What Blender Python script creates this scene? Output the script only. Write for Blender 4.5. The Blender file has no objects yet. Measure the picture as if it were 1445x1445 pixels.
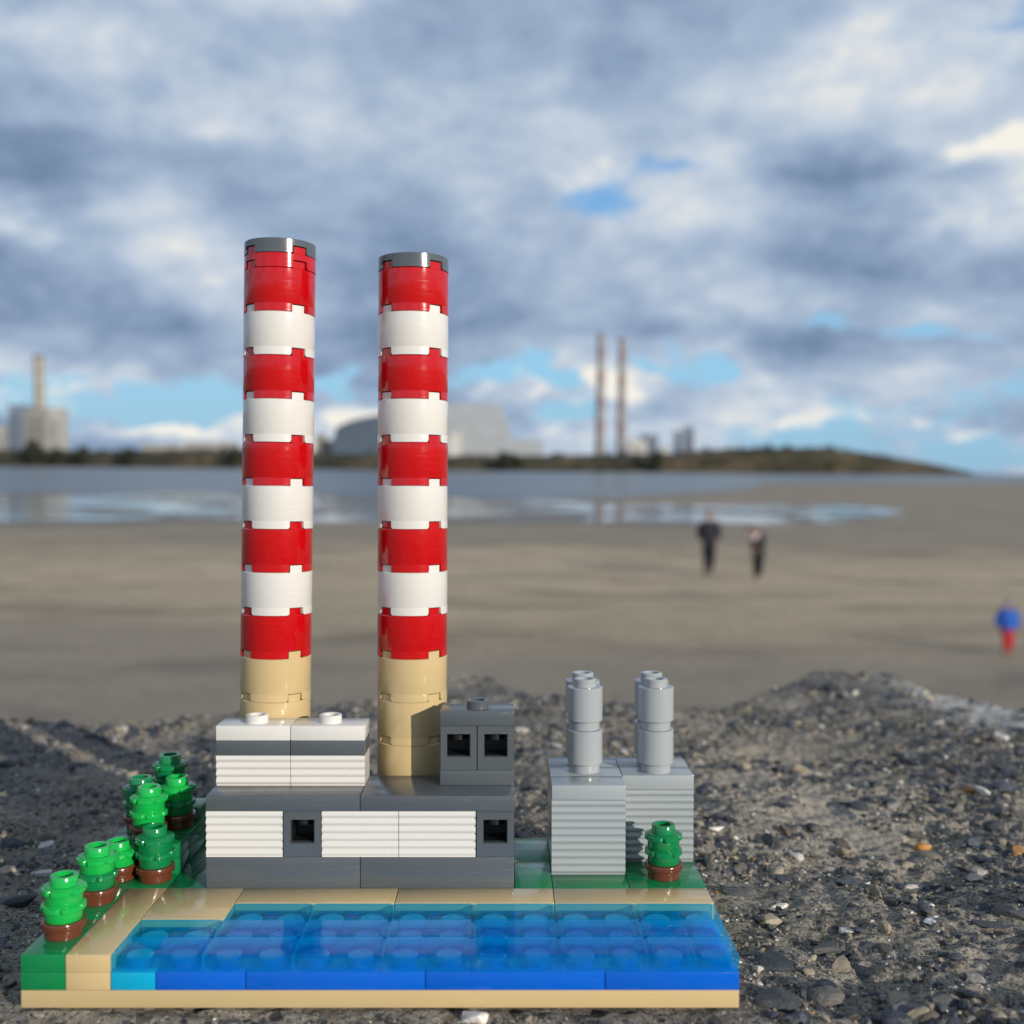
import bpy, bmesh, math, random
import numpy as np
from mathutils import Matrix, Vector, noise as mnoise
rad = math.radians
S = bpy.context.scene
COL = S.collection
MM = 0.001

# ------------------------------------------------------------------ camera, sky, sun, exposure
FPX = 1521.1                       # focal length in photo pixels (photo is 1445 wide)
CAMH = 2.81                        # lens height above the beach
def Rmat(yaw, pitch, roll):        # rows: right, up, forward
    cy, sy, cp, sp, cr, sr = math.cos(yaw), math.sin(yaw), math.cos(pitch), math.sin(pitch), math.cos(roll), math.sin(roll)
    r = Vector((cy, sy, 0)); f = Vector((-sy*cp, cy*cp, -sp)); u = r.cross(f)
    return Matrix((r*cr+u*sr, -r*sr+u*cr, f))
RW = Rmat(0, rad(2.27), rad(0.53))                       # camera against the true horizon
RT = Rmat(rad(-0.170), rad(1.330), rad(0.069))           # camera against the toy, which sits slightly tilted
CT = Vector((86.76, -189.84, 92.81))*MM                  # camera in toy coordinates
CW = Vector((0, 0, CAMH))
cam_d = bpy.data.cameras.new('camera'); cam = bpy.data.objects.new('camera', cam_d); COL.objects.link(cam)
S.camera = cam
cam_d.sensor_width = 36; cam_d.lens = FPX/1445*36; cam_d.clip_start = 0.01; cam_d.clip_end = 60000
cb = Matrix((RW[0], RW[1], -RW[2])).transposed()
cam.matrix_world = Matrix.Translation(CW) @ cb.to_4x4()
cam_d.dof.use_dof = True; cam_d.dof.focus_distance = 0.226; cam_d.dof.aperture_fstop = 16.0
Rwt = RW.transposed() @ RT
TOY = Matrix.Translation(CW - Rwt @ CT) @ Rwt.to_4x4()   # toy coordinates (m) -> world

SUN_AZ, SUN_EL = 138.5, 15.0
sdir = Vector((math.sin(rad(SUN_AZ))*math.cos(rad(SUN_EL)), math.cos(rad(SUN_AZ))*math.cos(rad(SUN_EL)), math.sin(rad(SUN_EL))))
sl = bpy.data.lights.new('sun', 'SUN'); so = bpy.data.objects.new('sun', sl); COL.objects.link(so)
sl.energy = 4.0; sl.angle = rad(0.5); sl.color = (1.0, 0.91, 0.78)
so.rotation_euler = sdir.to_track_quat('Z', 'Y').to_euler(); so.location = (5, -5, 8)
S.view_settings.view_transform = 'Standard'; S.view_settings.look = 'None'
S.view_settings.exposure = 0.0; S.view_settings.gamma = 1.0
S.render.engine = 'CYCLES'
S.cycles.transparent_max_bounces = 16; S.cycles.max_bounces = 8

def px_dir(px, py):
    d = Vector(((px-722.5)/FPX, -(py-722.5)/FPX, 1.0))
    return (RW.transposed() @ d).normalized()
def gp(px, py, z=0.0):             # the point of the level z seen at a photo pixel
    d = px_dir(px, py); t = (z-CW.z)/d.z
    return CW + d*t

W = bpy.data.worlds.new('World'); S.world = W; W.use_nodes = True
nt = W.node_tree; nt.nodes.clear()
class NB:                          # small node builder
    def __init__(s, t): s.t = t
    def n(s, ty, **kw):
        nd = s.t.nodes.new(ty)
        for k, v in kw.items(): setattr(nd, k, v)
        return nd
    def inp(s, sock, v):
        if hasattr(v, 'is_output'): s.t.links.new(v, sock)
        else: sock.default_value = v
    def m(s, op, a, b=None, c=None, clamp=False):
        nd = s.t.nodes.new('ShaderNodeMath'); nd.operation = op; nd.use_clamp = clamp
        s.inp(nd.inputs[0], a)
        if b is not None: s.inp(nd.inputs[1], b)
        if c is not None: s.inp(nd.inputs[2], c)
        return nd.outputs[0]
    def mix(s, f, a, b, blend='MIX'):
        nd = s.t.nodes.new('ShaderNodeMix'); nd.data_type = 'RGBA'; nd.blend_type = blend
        s.inp(nd.inputs[0], f); s.inp(nd.inputs[6], a); s.inp(nd.inputs[7], b)
        return nd.outputs[2]
    def ss(s, x, lo, hi, a=0.0, b=1.0):
        nd = s.t.nodes.new('ShaderNodeMapRange'); nd.interpolation_type = 'SMOOTHSTEP'
        s.inp(nd.inputs[0], x); nd.inputs[1].default_value = lo; nd.inputs[2].default_value = hi
        nd.inputs[3].default_value = a; nd.inputs[4].default_value = b
        return nd.outputs[0]
    def noise(s, vec, scale, detail=4, rough=.5, dist=0.0):
        nd = s.t.nodes.new('ShaderNodeTexNoise')
        s.t.links.new(vec, nd.inputs['Vector']); nd.inputs['Scale'].default_value = scale
        nd.inputs['Detail'].default_value = detail; nd.inputs['Roughness'].default_value = rough; nd.inputs['Distortion'].default_value = dist
        return nd.outputs[0]
    def xyz(s, x, y, z):
        nd = s.t.nodes.new('ShaderNodeCombineXYZ')
        s.inp(nd.inputs[0], x); s.inp(nd.inputs[1], y); s.inp(nd.inputs[2], z)
        return nd.outputs[0]
    def ramp(s, f, stops, interp='LINEAR'):
        nd = s.t.nodes.new('ShaderNodeValToRGB'); cr = nd.color_ramp; cr.interpolation = interp
        while len(cr.elements) < len(stops): cr.elements.new(0.5)
        for e, (p, c) in zip(cr.elements, stops): e.position = p; e.color = (*c, 1)
        s.inp(nd.inputs[0], f); return nd.outputs[0]
def srgb(r, g, b):
    f = lambda c: (c/255/12.92 if c/255 <= .04045 else ((c/255+.055)/1.055)**2.4)
    return (f(r), f(g), f(b))
b = NB(nt)
out = b.n('ShaderNodeOutputWorld')
sky = b.n('ShaderNodeTexSky', sky_type='NISHITA'); sky.sun_disc = False
sky.sun_elevation = rad(SUN_EL); sky.sun_rotation = rad(SUN_AZ)
bg1 = b.n('ShaderNodeBackground'); bg1.inputs[1].default_value = 0.11
tc = b.n('ShaderNodeTexCoord'); sp = b.n('ShaderNodeSeparateXYZ'); nt.links.new(tc.outputs['Generated'], sp.inputs[0])
dx, dy, dz = sp.outputs
az = b.m('ARCTAN2', dx, dy); el = b.m('ARCSINE', dz)
el0 = el
elp = b.m('ADD', b.m('MAXIMUM', dz, -.02), 0.34)
P = b.xyz(b.m('DIVIDE', dx, elp), b.m('DIVIDE', dy, elp), 0.37)
P2 = b.xyz(b.m('DIVIDE', dx, elp), b.m('DIVIDE', dy, elp), 5.1)
P3 = b.xyz(b.m('MULTIPLY', az, 9.0), b.m('MULTIPLY', el, 15.0), 2.0)
nA = b.noise(P, 3.2, 9, .55, .15)              # heaps of cloud
nB = b.noise(P2, 2.1, 8, .54, .15)             # light and dark within them
nC = b.noise(P3, 1.9, 7, .6, .2)
wz = b.n('ShaderNodeTexNoise'); wz.inputs['Scale'].default_value = 1.5; wz.inputs['Detail'].default_value = 6; nt.links.new(P3, wz.inputs['Vector'])
ws = b.n('ShaderNodeSeparateColor'); nt.links.new(wz.outputs['Color'], ws.inputs[0])
az = b.m('ADD', az, b.m('MULTIPLY', b.m('SUBTRACT', ws.outputs[0], .5), .22)); el = b.m('ADD', el, b.m('MULTIPLY', b.m('SUBTRACT', ws.outputs[1], .5), .085))
def blobs(lst):
    acc = None
    for px, py, rx, ry, w in lst:
        d = px_dir(px, py); a0, e0 = math.atan2(d.x, d.y), math.asin(d.z)
        u = b.m('DIVIDE', b.m('SUBTRACT', az, a0), rx/FPX); v = b.m('DIVIDE', b.m('SUBTRACT', el, e0), ry/FPX)
        r2 = b.m('ADD', b.m('MULTIPLY', u, u), b.m('MULTIPLY', v, v))
        g = b.m('MULTIPLY', b.m('EXPONENT', b.m('MULTIPLY', r2, -1.0)), w)
        acc = g if acc is None else b.m('ADD', acc, g)
    return acc
gaps = blobs([(160,555,140,28,1.0),(300,575,110,18,.7),(1080,560,120,20,.4),(505,540,45,22,.85),(745,522,75,20,.9),(985,520,70,22,.85),(1290,458,190,14,.8),
              (860,272,85,34,.50),(935,222,60,24,.42),(1020,160,60,45,.35),(1430,12,80,22,.6),(1230,610,330,42,.42),(780,585,90,20,.45),(1300,640,300,25,.5),
              (1330,560,60,20,.3),(330,480,50,14,.3),(620,545,60,22,.5),(60,600,80,14,.3),(1190,140,60,26,.4),(1110,215,60,24,.38),(1270,270,60,20,.35),(1390,530,70,20,.5),(1000,320,50,18,.3)])
lights = blobs([(1385,205,60,16,.8),(475,582,45,26,1.1),(715,545,38,22,1.2),(835,550,60,26,1.3),(560,590,60,14,.8),(1205,583,50,18,.9),(1340,600,36,12,.9),(110,568,50,14,.8),
                (30,556,50,16,.7),(290,592,80,14,.8),(840,245,60,26,.4),(10,285,50,30,.5),(1130,612,30,26,.7),(300,410,110,30,.35),(1000,430,140,30,.3),(1180,60,170,70,.2),
                (60,50,120,30,.25),(210,180,200,20,.25),(800,600,40,14,.7),(1370,300,90,20,.35),(200,600,80,10,.5),(660,440,70,40,.25),(1050,520,50,40,.3)])
darks = blobs([(1180,235,120,32,.6),(90,440,230,60,.5),(640,400,170,70,.3),(300,230,330,60,.35),(560,90,300,50,.25),(1100,350,160,50,.35),(160,500,200,22,.45),
               (700,470,200,35,.35),(230,20,220,30,.25),(1350,380,120,30,.35),(640,330,100,40,.2),(1150,480,260,14,.25)])
cover = b.m('SUBTRACT', b.m('ADD', b.m('MULTIPLY', nA, 1.3), 0.10), b.m('MULTIPLY', gaps, b.m('ADD', b.m('MULTIPLY', nC, 1.4), 0.1)))
cmask = b.ss(cover, 0.18, 0.50)
tone = b.m('ADD', b.m('SUBTRACT', b.m('MULTIPLY', b.m('SUBTRACT', nB, .5), 1.75), b.m('MULTIPLY', darks, .62)), .50)
tone = b.m('ADD', tone, b.m('MULTIPLY', b.m('SUBTRACT', nA, .5), 1.1))
tone = b.m('ADD', tone, b.m('MULTIPLY', b.m('SUBTRACT', nC, .5), .55))
tone = b.m('ADD', tone, b.m('MULTIPLY', lights, b.m('ADD', b.m('MULTIPLY', nC, .9), .1)))
ccol = b.ramp(tone, [(0.0, srgb(112,133,160)), (0.25, srgb(138,159,188)), (0.5, srgb(165,184,208)), (0.75, srgb(200,211,224)), (1.0, srgb(246,242,232))])
bg2 = b.n('ShaderNodeBackground'); nt.links.new(b.mix(b.ss(el0, .50, 1.0), ccol, b.mix(1.0, ccol, (.5, .52, .55, 1), 'MULTIPLY')), bg2.inputs[0])  # unseen overhead cloud darkened to cut ambient fill and strengthen the sun
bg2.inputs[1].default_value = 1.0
mx = b.n('ShaderNodeMixShader')
blue = b.ramp(b.m('MULTIPLY', el0, 1.6), [(0.0, tuple(x*9.1 for x in srgb(150,196,226))), (0.16, tuple(x*9.1 for x in srgb(146,205,240))), (0.45, tuple(x*9.1 for x in srgb(112,168,226))), (1.0, tuple(x*9.1 for x in srgb(84,136,205)))])
nt.links.new(b.mix(.88, sky.outputs[0], blue), bg1.inputs[0])
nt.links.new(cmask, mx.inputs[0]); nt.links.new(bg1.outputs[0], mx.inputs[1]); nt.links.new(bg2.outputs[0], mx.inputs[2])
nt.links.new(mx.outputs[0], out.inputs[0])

# ------------------------------------------------------------------ materials
def newmat(name):
    m = bpy.data.materials.new(name); m.use_nodes = True
    t = m.node_tree; bs = t.nodes['Principled BSDF']
    return m, NB(t), bs
def plastic(name, c, rough=.16, sss=0.0, scratch=.25, vary=.05):
    m, n, bs = newmat(name)
    tcn = n.n('ShaderNodeTexCoord').outputs['Object']
    v = n.noise(tcn, 55, 3, .5)
    col = n.mix(n.m('MULTIPLY', n.m('SUBTRACT', v, .35, clamp=True), vary*4), (*c, 1), (*[x*.82+.01 for x in c], 1))
    n.t.links.new(col, bs.inputs['Base Color'])
    vd = n.n('ShaderNodeTexVoronoi'); vd.inputs['Scale'].default_value = 420; n.t.links.new(tcn, vd.inputs['Vector'])
    sd = n.n('ShaderNodeSeparateColor'); n.t.links.new(vd.outputs['Color'], sd.inputs[0])
    dust = n.m('MULTIPLY', n.ss(sd.outputs[0], .955, .96), n.ss(vd.outputs['Distance'], .10, .05))
    col = n.mix(n.m('MULTIPLY', dust, .6), col, (.30, .28, .24, 1))
    # fine handling wear: streaky roughness and a whisper of relief
    mp = n.n('ShaderNodeMapping'); mp.inputs['Scale'].default_value = (160, 160, 2200); mp.inputs['Rotation'].default_value = (.1, .25, .2)
    n.t.links.new(tcn, mp.inputs[0])
    st = n.noise(mp.outputs[0], 1.0, 3, .6)
    sm = n.noise(tcn, 220, 3, .6)
    r = n.m('ADD', n.m('MULTIPLY', n.ss(st, .55, .8), scratch), n.m('ADD', n.m('MULTIPLY', sm, .14), rough-.07))
    n.t.links.new(r, bs.inputs['Roughness'])
    bs.inputs['IOR'].default_value = 1.62
    bp = n.n('ShaderNodeBump'); bp.inputs['Strength'].default_value = .06; bp.inputs['Distance'].default_value = .0004
    n.t.links.new(n.noise(tcn, 400, 2, .5), bp.inputs['Height']); n.t.links.new(bp.outputs[0], bs.inputs['Normal'])
    if sss: bs.inputs['Subsurface Weight'].default_value = sss; bs.inputs['Subsurface Radius'].default_value = (.001, .001, .001); bs.inputs['Subsurface Scale'].default_value = 1.0
    return m
M = {}
M['red'] = plastic('red_plastic', (0.50, 0.002, 0.004), .12)
M['white'] = plastic('white_plastic', (0.69, 0.675, 0.64), .17, vary=.03)
M['tan'] = plastic('tan_plastic', (0.58, 0.44, 0.225), .15)
M['dark'] = plastic('dark_grey_plastic', (0.085, 0.10, 0.112), .18, scratch=.5)
M['grey'] = plastic('light_grey_plastic', (0.35, 0.385, 0.40), .18)
M['green'] = plastic('green_plastic', (0.004, 0.205, 0.062), .14)
M['dgreen'] = plastic('deep_green_plastic', (0.003, 0.12, 0.045), .12)
M['bgreen'] = plastic('bright_green_plastic', (0.008, 0.42, 0.07), .14)
M['brown'] = plastic('brown_plastic', (0.12, 0.032, 0.014), .15)
M['blue'] = plastic('blue_plastic', (0.002, 0.115, 0.62), .14)
M['azure'] = plastic('azure_plastic', (0.002, 0.36, 0.62), .14)
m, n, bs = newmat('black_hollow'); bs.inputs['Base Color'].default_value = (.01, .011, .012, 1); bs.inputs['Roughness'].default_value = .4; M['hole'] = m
# clear blue plastic: tinted see-through with a glossy skin
m, n, bs = newmat('clear_blue_plastic')
t = n.t; t.nodes.remove(bs); outn = t.nodes['Material Output']
tr = n.n('ShaderNodeBsdfTransparent'); tr.inputs[0].default_value = (.66, .93, 1.0, 1)
gl = n.n('ShaderNodeBsdfGlossy'); gl.inputs['Roughness'].default_value = .06; gl.inputs[0].default_value = (.95, .97, 1, 1)
df = n.n('ShaderNodeBsdfDiffuse'); df.inputs[0].default_value = (.0, .62, 1.0, 1)
tl = n.n('ShaderNodeBsdfTranslucent'); tl.inputs[0].default_value = (.0, .62, 1.0, 1)
tcn = n.n('ShaderNodeTexCoord').outputs['Object']
bp = n.n('ShaderNodeBump'); bp.inputs['Strength'].default_value = .15; bp.inputs['Distance'].default_value = .0006
t.links.new(n.noise(tcn, 260, 2, .5), bp.inputs['Height'])
fr = n.n('ShaderNodeLayerWeight'); fr.inputs[0].default_value = .5
for s_ in (gl, fr): t.links.new(bp.outputs[0], s_.inputs['Normal'])
ff_ = n.m('ADD', n.m('MULTIPLY', n.m('POWER', fr.outputs['Facing'], 5.0), .45), .025)
a1 = n.n('ShaderNodeMixShader'); a1.inputs[0].default_value = .3; t.links.new(df.outputs[0], a1.inputs[1]); t.links.new(tl.outputs[0], a1.inputs[2])
a2 = n.n('ShaderNodeMixShader'); a2.inputs[0].default_value = .165; t.links.new(tr.outputs[0], a2.inputs[1]); t.links.new(a1.outputs[0], a2.inputs[2])
a3 = n.n('ShaderNodeMixShader'); t.links.new(ff_, a3.inputs[0]); t.links.new(a2.outputs[0], a3.inputs[1]); t.links.new(gl.outputs[0], a3.inputs[2])
t.links.new(a3.outputs[0], outn.inputs[0]); M['clear'] = m
m, n, bs = newmat('clear_blue_inner_face'); t = n.t; t.nodes.remove(bs); outn = t.nodes['Material Output']
tr = n.n('ShaderNodeBsdfTransparent'); tr.inputs[0].default_value = (.90, .98, 1, 1); gl = n.n('ShaderNodeBsdfGlossy'); gl.inputs['Roughness'].default_value = .1; gl.inputs[0].default_value = (.4, .8, 1, 1)
a1 = n.n('ShaderNodeMixShader'); lw = n.n('ShaderNodeLayerWeight'); lw.inputs[0].default_value = .25
t.links.new(n.m('MULTIPLY', lw.outputs['Facing'], .025), a1.inputs[0]); t.links.new(tr.outputs[0], a1.inputs[1]); t.links.new(gl.outputs[0], a1.inputs[2]); t.links.new(a1.outputs[0], outn.inputs[0]); M['clear_in'] = m
m, n, bs = newmat('clear_blue_wall'); t = n.t; t.nodes.remove(bs); outn = t.nodes['Material Output']
tr = n.n('ShaderNodeBsdfTransparent'); tr.inputs[0].default_value = (.22, .74, 1, 1); tl = n.n('ShaderNodeBsdfTranslucent'); tl.inputs[0].default_value = (.0, .62, 1, 1); gl = n.n('ShaderNodeBsdfGlossy'); gl.inputs['Roughness'].default_value = .05; gl.inputs[0].default_value = (.3, .8, 1, 1)
a1 = n.n('ShaderNodeMixShader'); a1.inputs[0].default_value = .3; t.links.new(tr.outputs[0], a1.inputs[1]); t.links.new(tl.outputs[0], a1.inputs[2])
a2 = n.n('ShaderNodeMixShader'); a2.inputs[0].default_value = .26; t.links.new(a1.outputs[0], a2.inputs[1]); t.links.new(gl.outputs[0], a2.inputs[2]); t.links.new(a2.outputs[0], outn.inputs[0]); M['clear_wall'] = m

def rough_mat(name, stops, scale, bump=.3, bscale=None, rough=.9, dist=.1, detail=6, coord='Object', mscale=None):
    m, n, bs = newmat(name)
    tcn = n.n('ShaderNodeTexCoord').outputs[coord]
    if mscale:
        mp = n.n('ShaderNodeMapping'); mp.inputs['Scale'].default_value = mscale; n.t.links.new(tcn, mp.inputs[0]); tcn = mp.outputs[0]
    v = n.noise(tcn, scale, detail, .6)
    n.t.links.new(n.ramp(v, stops), bs.inputs['Base Color']); bs.inputs['Roughness'].default_value = rough
    bp = n.n('ShaderNodeBump'); bp.inputs['Strength'].default_value = bump; bp.inputs['Distance'].default_value = dist
    n.t.links.new(n.noise(tcn, bscale or scale*3, 5, .6), bp.inputs['Height']); n.t.links.new(bp.outputs[0], bs.inputs['Normal'])
    return m

# weathered concrete: mortar with grit
m, n, bs = newmat('weathered_concrete')
tcn = n.n('ShaderNodeTexCoord').outputs['Object']
spx0 = n.n('ShaderNodeSeparateXYZ'); n.t.links.new(tcn, spx0.inputs[0]); big = n.noise(tcn, 14, 4, .6); mid = n.noise(tcn, 70, 5, .65); fine = n.noise(tcn, 1300, 4, .75); fin2 = n.noise(tcn, 420, 5, .7)
base = n.ramp(mid, [(.3, (.34, .305, .25)), (.5, (.50, .45, .365)), (.72, (.68, .61, .50))])
base = n.mix(n.ss(big, .44, .60), base, n.ramp(mid, [(.3, (.17, .165, .155)), (.7, (.46, .435, .39))]))
base = n.mix(n.ss(fine, .52, .36, 0, .75), base, (.035, .032, .028, 1))
base = n.mix(n.ss(fin2, .46, .34, 0, .6), base, (.06, .054, .046, 1))
CELL = [(0, (.030, .036, .046)), (.35, (.06, .066, .075)), (.55, (.11, .105, .10)), (.72, (.22, .19, .14)), (.88, (.36, .33, .28)), (1, (.66, .64, .60))]
for scl, thr, amt in ((1500, .36, .8), (640, .24, .9), (300, .17, .85)):
    wv = n.n('ShaderNodeVectorMath', operation='ADD'); nz = n.n('ShaderNodeTexNoise'); nz.inputs['Scale'].default_value = scl*1.3; n.t.links.new(tcn, nz.inputs['Vector'])
    sc_ = n.n('ShaderNodeVectorMath', operation='SCALE'); sc_.inputs['Scale'].default_value = .55/scl; n.t.links.new(nz.outputs['Color'], sc_.inputs[0])
    n.t.links.new(tcn, wv.inputs[0]); n.t.links.new(sc_.outputs[0], wv.inputs[1])
    vo = n.n('ShaderNodeTexVoronoi'); vo.inputs['Scale'].default_value = scl; n.t.links.new(wv.outputs[0], vo.inputs['Vector'])
    sp2 = n.n('ShaderNodeSeparateColor'); n.t.links.new(vo.outputs['Color'], sp2.inputs[0])
    spk = n.m('MULTIPLY', n.ss(sp2.outputs[0], thr+.02, thr-.02), n.ss(vo.outputs['Distance'], .52, .40))
    base = n.mix(n.m('MULTIPLY', spk, amt), base, n.ramp(sp2.outputs[1], CELL))
pq = n.m('ADD', n.m('POWER', n.m('DIVIDE', n.m('SUBTRACT', spx0.outputs[0], .175), .045), 2.0), n.m('POWER', n.m('DIVIDE', n.m('SUBTRACT', spx0.outputs[1], .135), .075), 2.0))
base = n.mix(n.m('MULTIPLY', n.ss(n.m('ADD', pq, n.m('MULTIPLY', mid, 1.4)), 2.0, .6), n.ss(fin2, .38, .56, .35, .85)), base, (.66, .59, .48, 1))
# pale lime bloom along the far right-hand edge
spx = n.n('ShaderNodeSeparateXYZ'); n.t.links.new(tcn, spx.inputs[0])
pat = n.m('MULTIPLY', n.ss(n.m('ADD', spx.outputs[0], n.m('MULTIPLY', big, .06)), .288, .318), n.ss(n.m('ADD', spx.outputs[1], n.m('MULTIPLY', mid, .06)), .245, .275))
base = n.mix(n.m('MULTIPLY', pat, n.ss(mid, .3, .55)), base, (.74, .72, .68, 1))
n.t.links.new(base, bs.inputs['Base Color']); bs.inputs['Roughness'].default_value = .88
bp1 = n.n('ShaderNodeBump'); bp1.inputs['Strength'].default_value = .9; bp1.inputs['Distance'].default_value = .0016
n.t.links.new(n.m('ADD', fin2, n.m('MULTIPLY', fine, .7)), bp1.inputs['Height'])
bp2 = n.n('ShaderNodeBump'); bp2.inputs['Strength'].default_value = .9; bp2.inputs['Distance'].default_value = .0007
n.t.links.new(n.noise(tcn, 2400, 3, .7), bp2.inputs['Height']); n.t.links.new(bp1.outputs[0], bp2.inputs['Normal'])
n.t.links.new(bp2.outputs[0], bs.inputs['Normal']); M['concrete'] = m

m, n, bs = newmat('stone')
att = n.n('ShaderNodeAttribute'); att.attribute_name = 'Col'
tcn = n.n('ShaderNodeTexCoord').outputs['Object']
f1 = n.noise(tcn, 700, 5, .65); f2 = n.noise(tcn, 2600, 3, .6)
c = n.mix(1.0, att.outputs['Color'], n.ramp(f1, [(.25, (.55, .54, .53)), (.75, (1.35, 1.33, 1.3))]), 'MULTIPLY')
c = n.mix(n.m('MULTIPLY', n.ss(f2, .62, .72), .45), c, (.42, .40, .36, 1))
n.t.links.new(c, bs.inputs['Base Color']); n.t.links.new(n.ss(f1, .3, .7, .42, .8), bs.inputs['Roughness'])
bp = n.n('ShaderNodeBump'); bp.inputs['Strength'].default_value = .55; bp.inputs['Distance'].default_value = .0004
n.t.links.new(n.m('ADD', f1, n.m('MULTIPLY', f2, .4)), bp.inputs['Height']); n.t.links.new(bp.outputs[0], bs.inputs['Normal']); M['stone'] = m

# ------------------------------------------------------------------ objects helpers
def tag(o, label=None, cat=None, group=None, kind=None):
    if label: o['label'] = label
    if cat: o['category'] = cat
    if group: o['group'] = group
    if kind: o['kind'] = kind
    return o
def empty(name, mat4, parent=None):
    o = bpy.data.objects.new(name, None); COL.objects.link(o); o.empty_display_size = .01
    if parent: o.parent = parent
    o.matrix_local = mat4
    return o
def link(name, bm, mats, parent=None, loc=None, smooth=40):
    me = bpy.data.meshes.new(name); bm.to_mesh(me); bm.free()
    for x in (mats if isinstance(mats, (list, tuple)) else [mats]): me.materials.append(x)
    if smooth:
        me.shade_smooth() if smooth >= 180 else me.set_sharp_from_angle(angle=rad(smooth))
        me.polygons.foreach_set('use_smooth', [True]*len(me.polygons))
    o = bpy.data.objects.new(name, me); COL.objects.link(o)
    if parent: o.parent = parent
    if loc is not None: o.location = loc
    return o
def np_obj(name, V, F, mat, parent=None, smooth=True, col=None):
    me = bpy.data.meshes.new(name); V = np.asarray(V, np.float32); F = np.asarray(F, np.int32); k = F.shape[1]
    me.vertices.add(len(V)); me.vertices.foreach_set('co', V.ravel())
    me.loops.add(F.size); me.loops.foreach_set('vertex_index', F.ravel())
    me.polygons.add(len(F)); me.polygons.foreach_set('loop_start', np.arange(0, F.size, k, dtype=np.int32))
    me.polygons.foreach_set('use_smooth', np.full(len(F), smooth)); me.update(calc_edges=True)
    if col is not None:
        a = me.color_attributes.new('Col', 'FLOAT_COLOR', 'POINT')
        a.data.foreach_set('color', np.concatenate([col, np.ones((len(col), 1))], 1).astype(np.float32).ravel())
    me.materials.append(mat)
    o = bpy.data.objects.new(name, me); COL.objects.link(o)
    if parent: o.parent = parent
    return o

# ------------------------------------------------------------------ setting: the concrete top of the sea wall
rng = np.random.default_rng(7)
def vnoise(x, y, seed):            # smooth value noise on numpy arrays
    r = np.random.default_rng(seed); T = r.random((257, 257))
    xi = np.floor(x).astype(int); yi = np.floor(y).astype(int); fx = x-xi; fy = y-yi
    fx = fx*fx*(3-2*fx); fy = fy*fy*(3-2*fy); a, bb = xi % 256, yi % 256
    return (T[a, bb]*(1-fx)*(1-fy)+T[a+1, bb]*fx*(1-fy)+T[a, bb+1]*(1-fx)*fy+T[a+1, bb+1]*fx*fy)*2-1
# far edge of the slab by bearing from above the toy's front: photo x -> reach in mm
rim_px = np.array([-900, -300, 0, 150, 300, 430, 560, 620, 690, 760, 860, 960, 1055, 1119, 1146, 1190, 1244, 1300, 1370, 1445, 1700, 2400])
rim_py = np.array([1016, 1012, 1011, 1008, 1008, 986, 985, 950, 950, 982, 992, 1000, 982, 962, 946, 944, 948, 964, 980, 996, 1010, 1010])
_R = np.array(RT); _C = np.array(CT)/MM
def ray0(u, v):
    d = np.array([(u-722.5)/FPX, -(v-722.5)/FPX, 1.0]) @ _R; t = -_C[2]/d[2]; return _C+t*d
rp = np.array([ray0(u, v) for u, v in zip(rim_px, rim_py)])
rim_t = (rp[:, 0]-_C[0])/(rp[:, 1]-_C[1]); rim_y = rp[:, 1]
def height(x, y):                  # mm, in toy coordinates
    t = (x-_C[0])/np.maximum(y-_C[1], 60.0)
    ry = np.interp(t, rim_t, rim_y)+vnoise(x/14, y/14, 3)*5+vnoise(x/5, y/5, 4)*2
    z = vnoise(x/95+7, y/95, 11)*3.6+vnoise(x/37, y/37+3, 12)*2.6+vnoise(x/14, y/14, 13)*1.1+vnoise(x/5.5, y/5.5, 14)*.6+vnoise(x/2.3, y/2.3, 15)*.5-np.abs(vnoise(x/3.3, y/3.3, 18))*.9+vnoise(x/1.15, y/1.15, 16)*.3+.4
    z = z-1.6
    far = np.clip((y-150)/200, 0, 1); z = z*(1-.45*far)+.5*far
    # bedded under the toy
    dx_ = np.maximum(np.maximum(-6-x, x-134), 0); dy_ = np.maximum(np.maximum(-6-y, y-70), 0); dd = np.hypot(dx_, dy_)
    w = np.clip(dd/22, 0, 1); zb = -1.1+vnoise(x/9, y/9, 21)*.5+vnoise(x/2.5, y/2.5, 22)*.35
    z = zb*(1-w)+z*w; z = np.where(dd < 1, np.minimum(z, -.3), z)
    s = np.maximum(y-ry, 0); z = z-np.where(s > 0, s*1.1+s*s*.02, 0)
    z = z-np.clip(-2.5-y, 0, 30)*.28*np.clip((150-x)/25, 0, 1)*np.clip((x+30)/30, 0, 1)
    e = np.maximum(np.maximum(np.abs(x)-4500, -1400-y), 0); z = z-e*3
    return np.maximum(z, -3020)
def axis(a, b_, step, out_lo, out_hi, growth=1.16):
    c = list(np.arange(a, b_, step)); s_ = step; v = c[-1]
    while v < out_hi: s_ *= growth; v += s_; c.append(v)
    s_ = step; v = c[0]; lo = []
    while v > out_lo: s_ *= growth; v -= s_; lo.append(v)
    return np.array(lo[::-1]+c)
xs = axis(-170, 400, .8, -6000, 6000)
ya = np.arange(-25, 90, .65); yb = np.arange(90, 230, 1.0); yc = np.arange(230, 400, 1.5)
ys = np.concatenate([ya, yb, yc]); ys = np.concatenate([axis(-25, -24, .65, -2500, -24)[:-2], ys])
v = ys[-1]; s_ = 2.0; ex = []
while v < 4000: s_ *= 1.12; v += s_; ex.append(v)
ys = np.unique(np.concatenate([ys, ex]))
XX, YY = np.meshgrid(xs, ys); ZZ = height(XX, YY)
V = np.stack([XX, YY, ZZ], -1).reshape(-1, 3)*MM; nx, ny = len(xs), len(ys)
I = np.arange(nx*ny).reshape(ny, nx)
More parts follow.
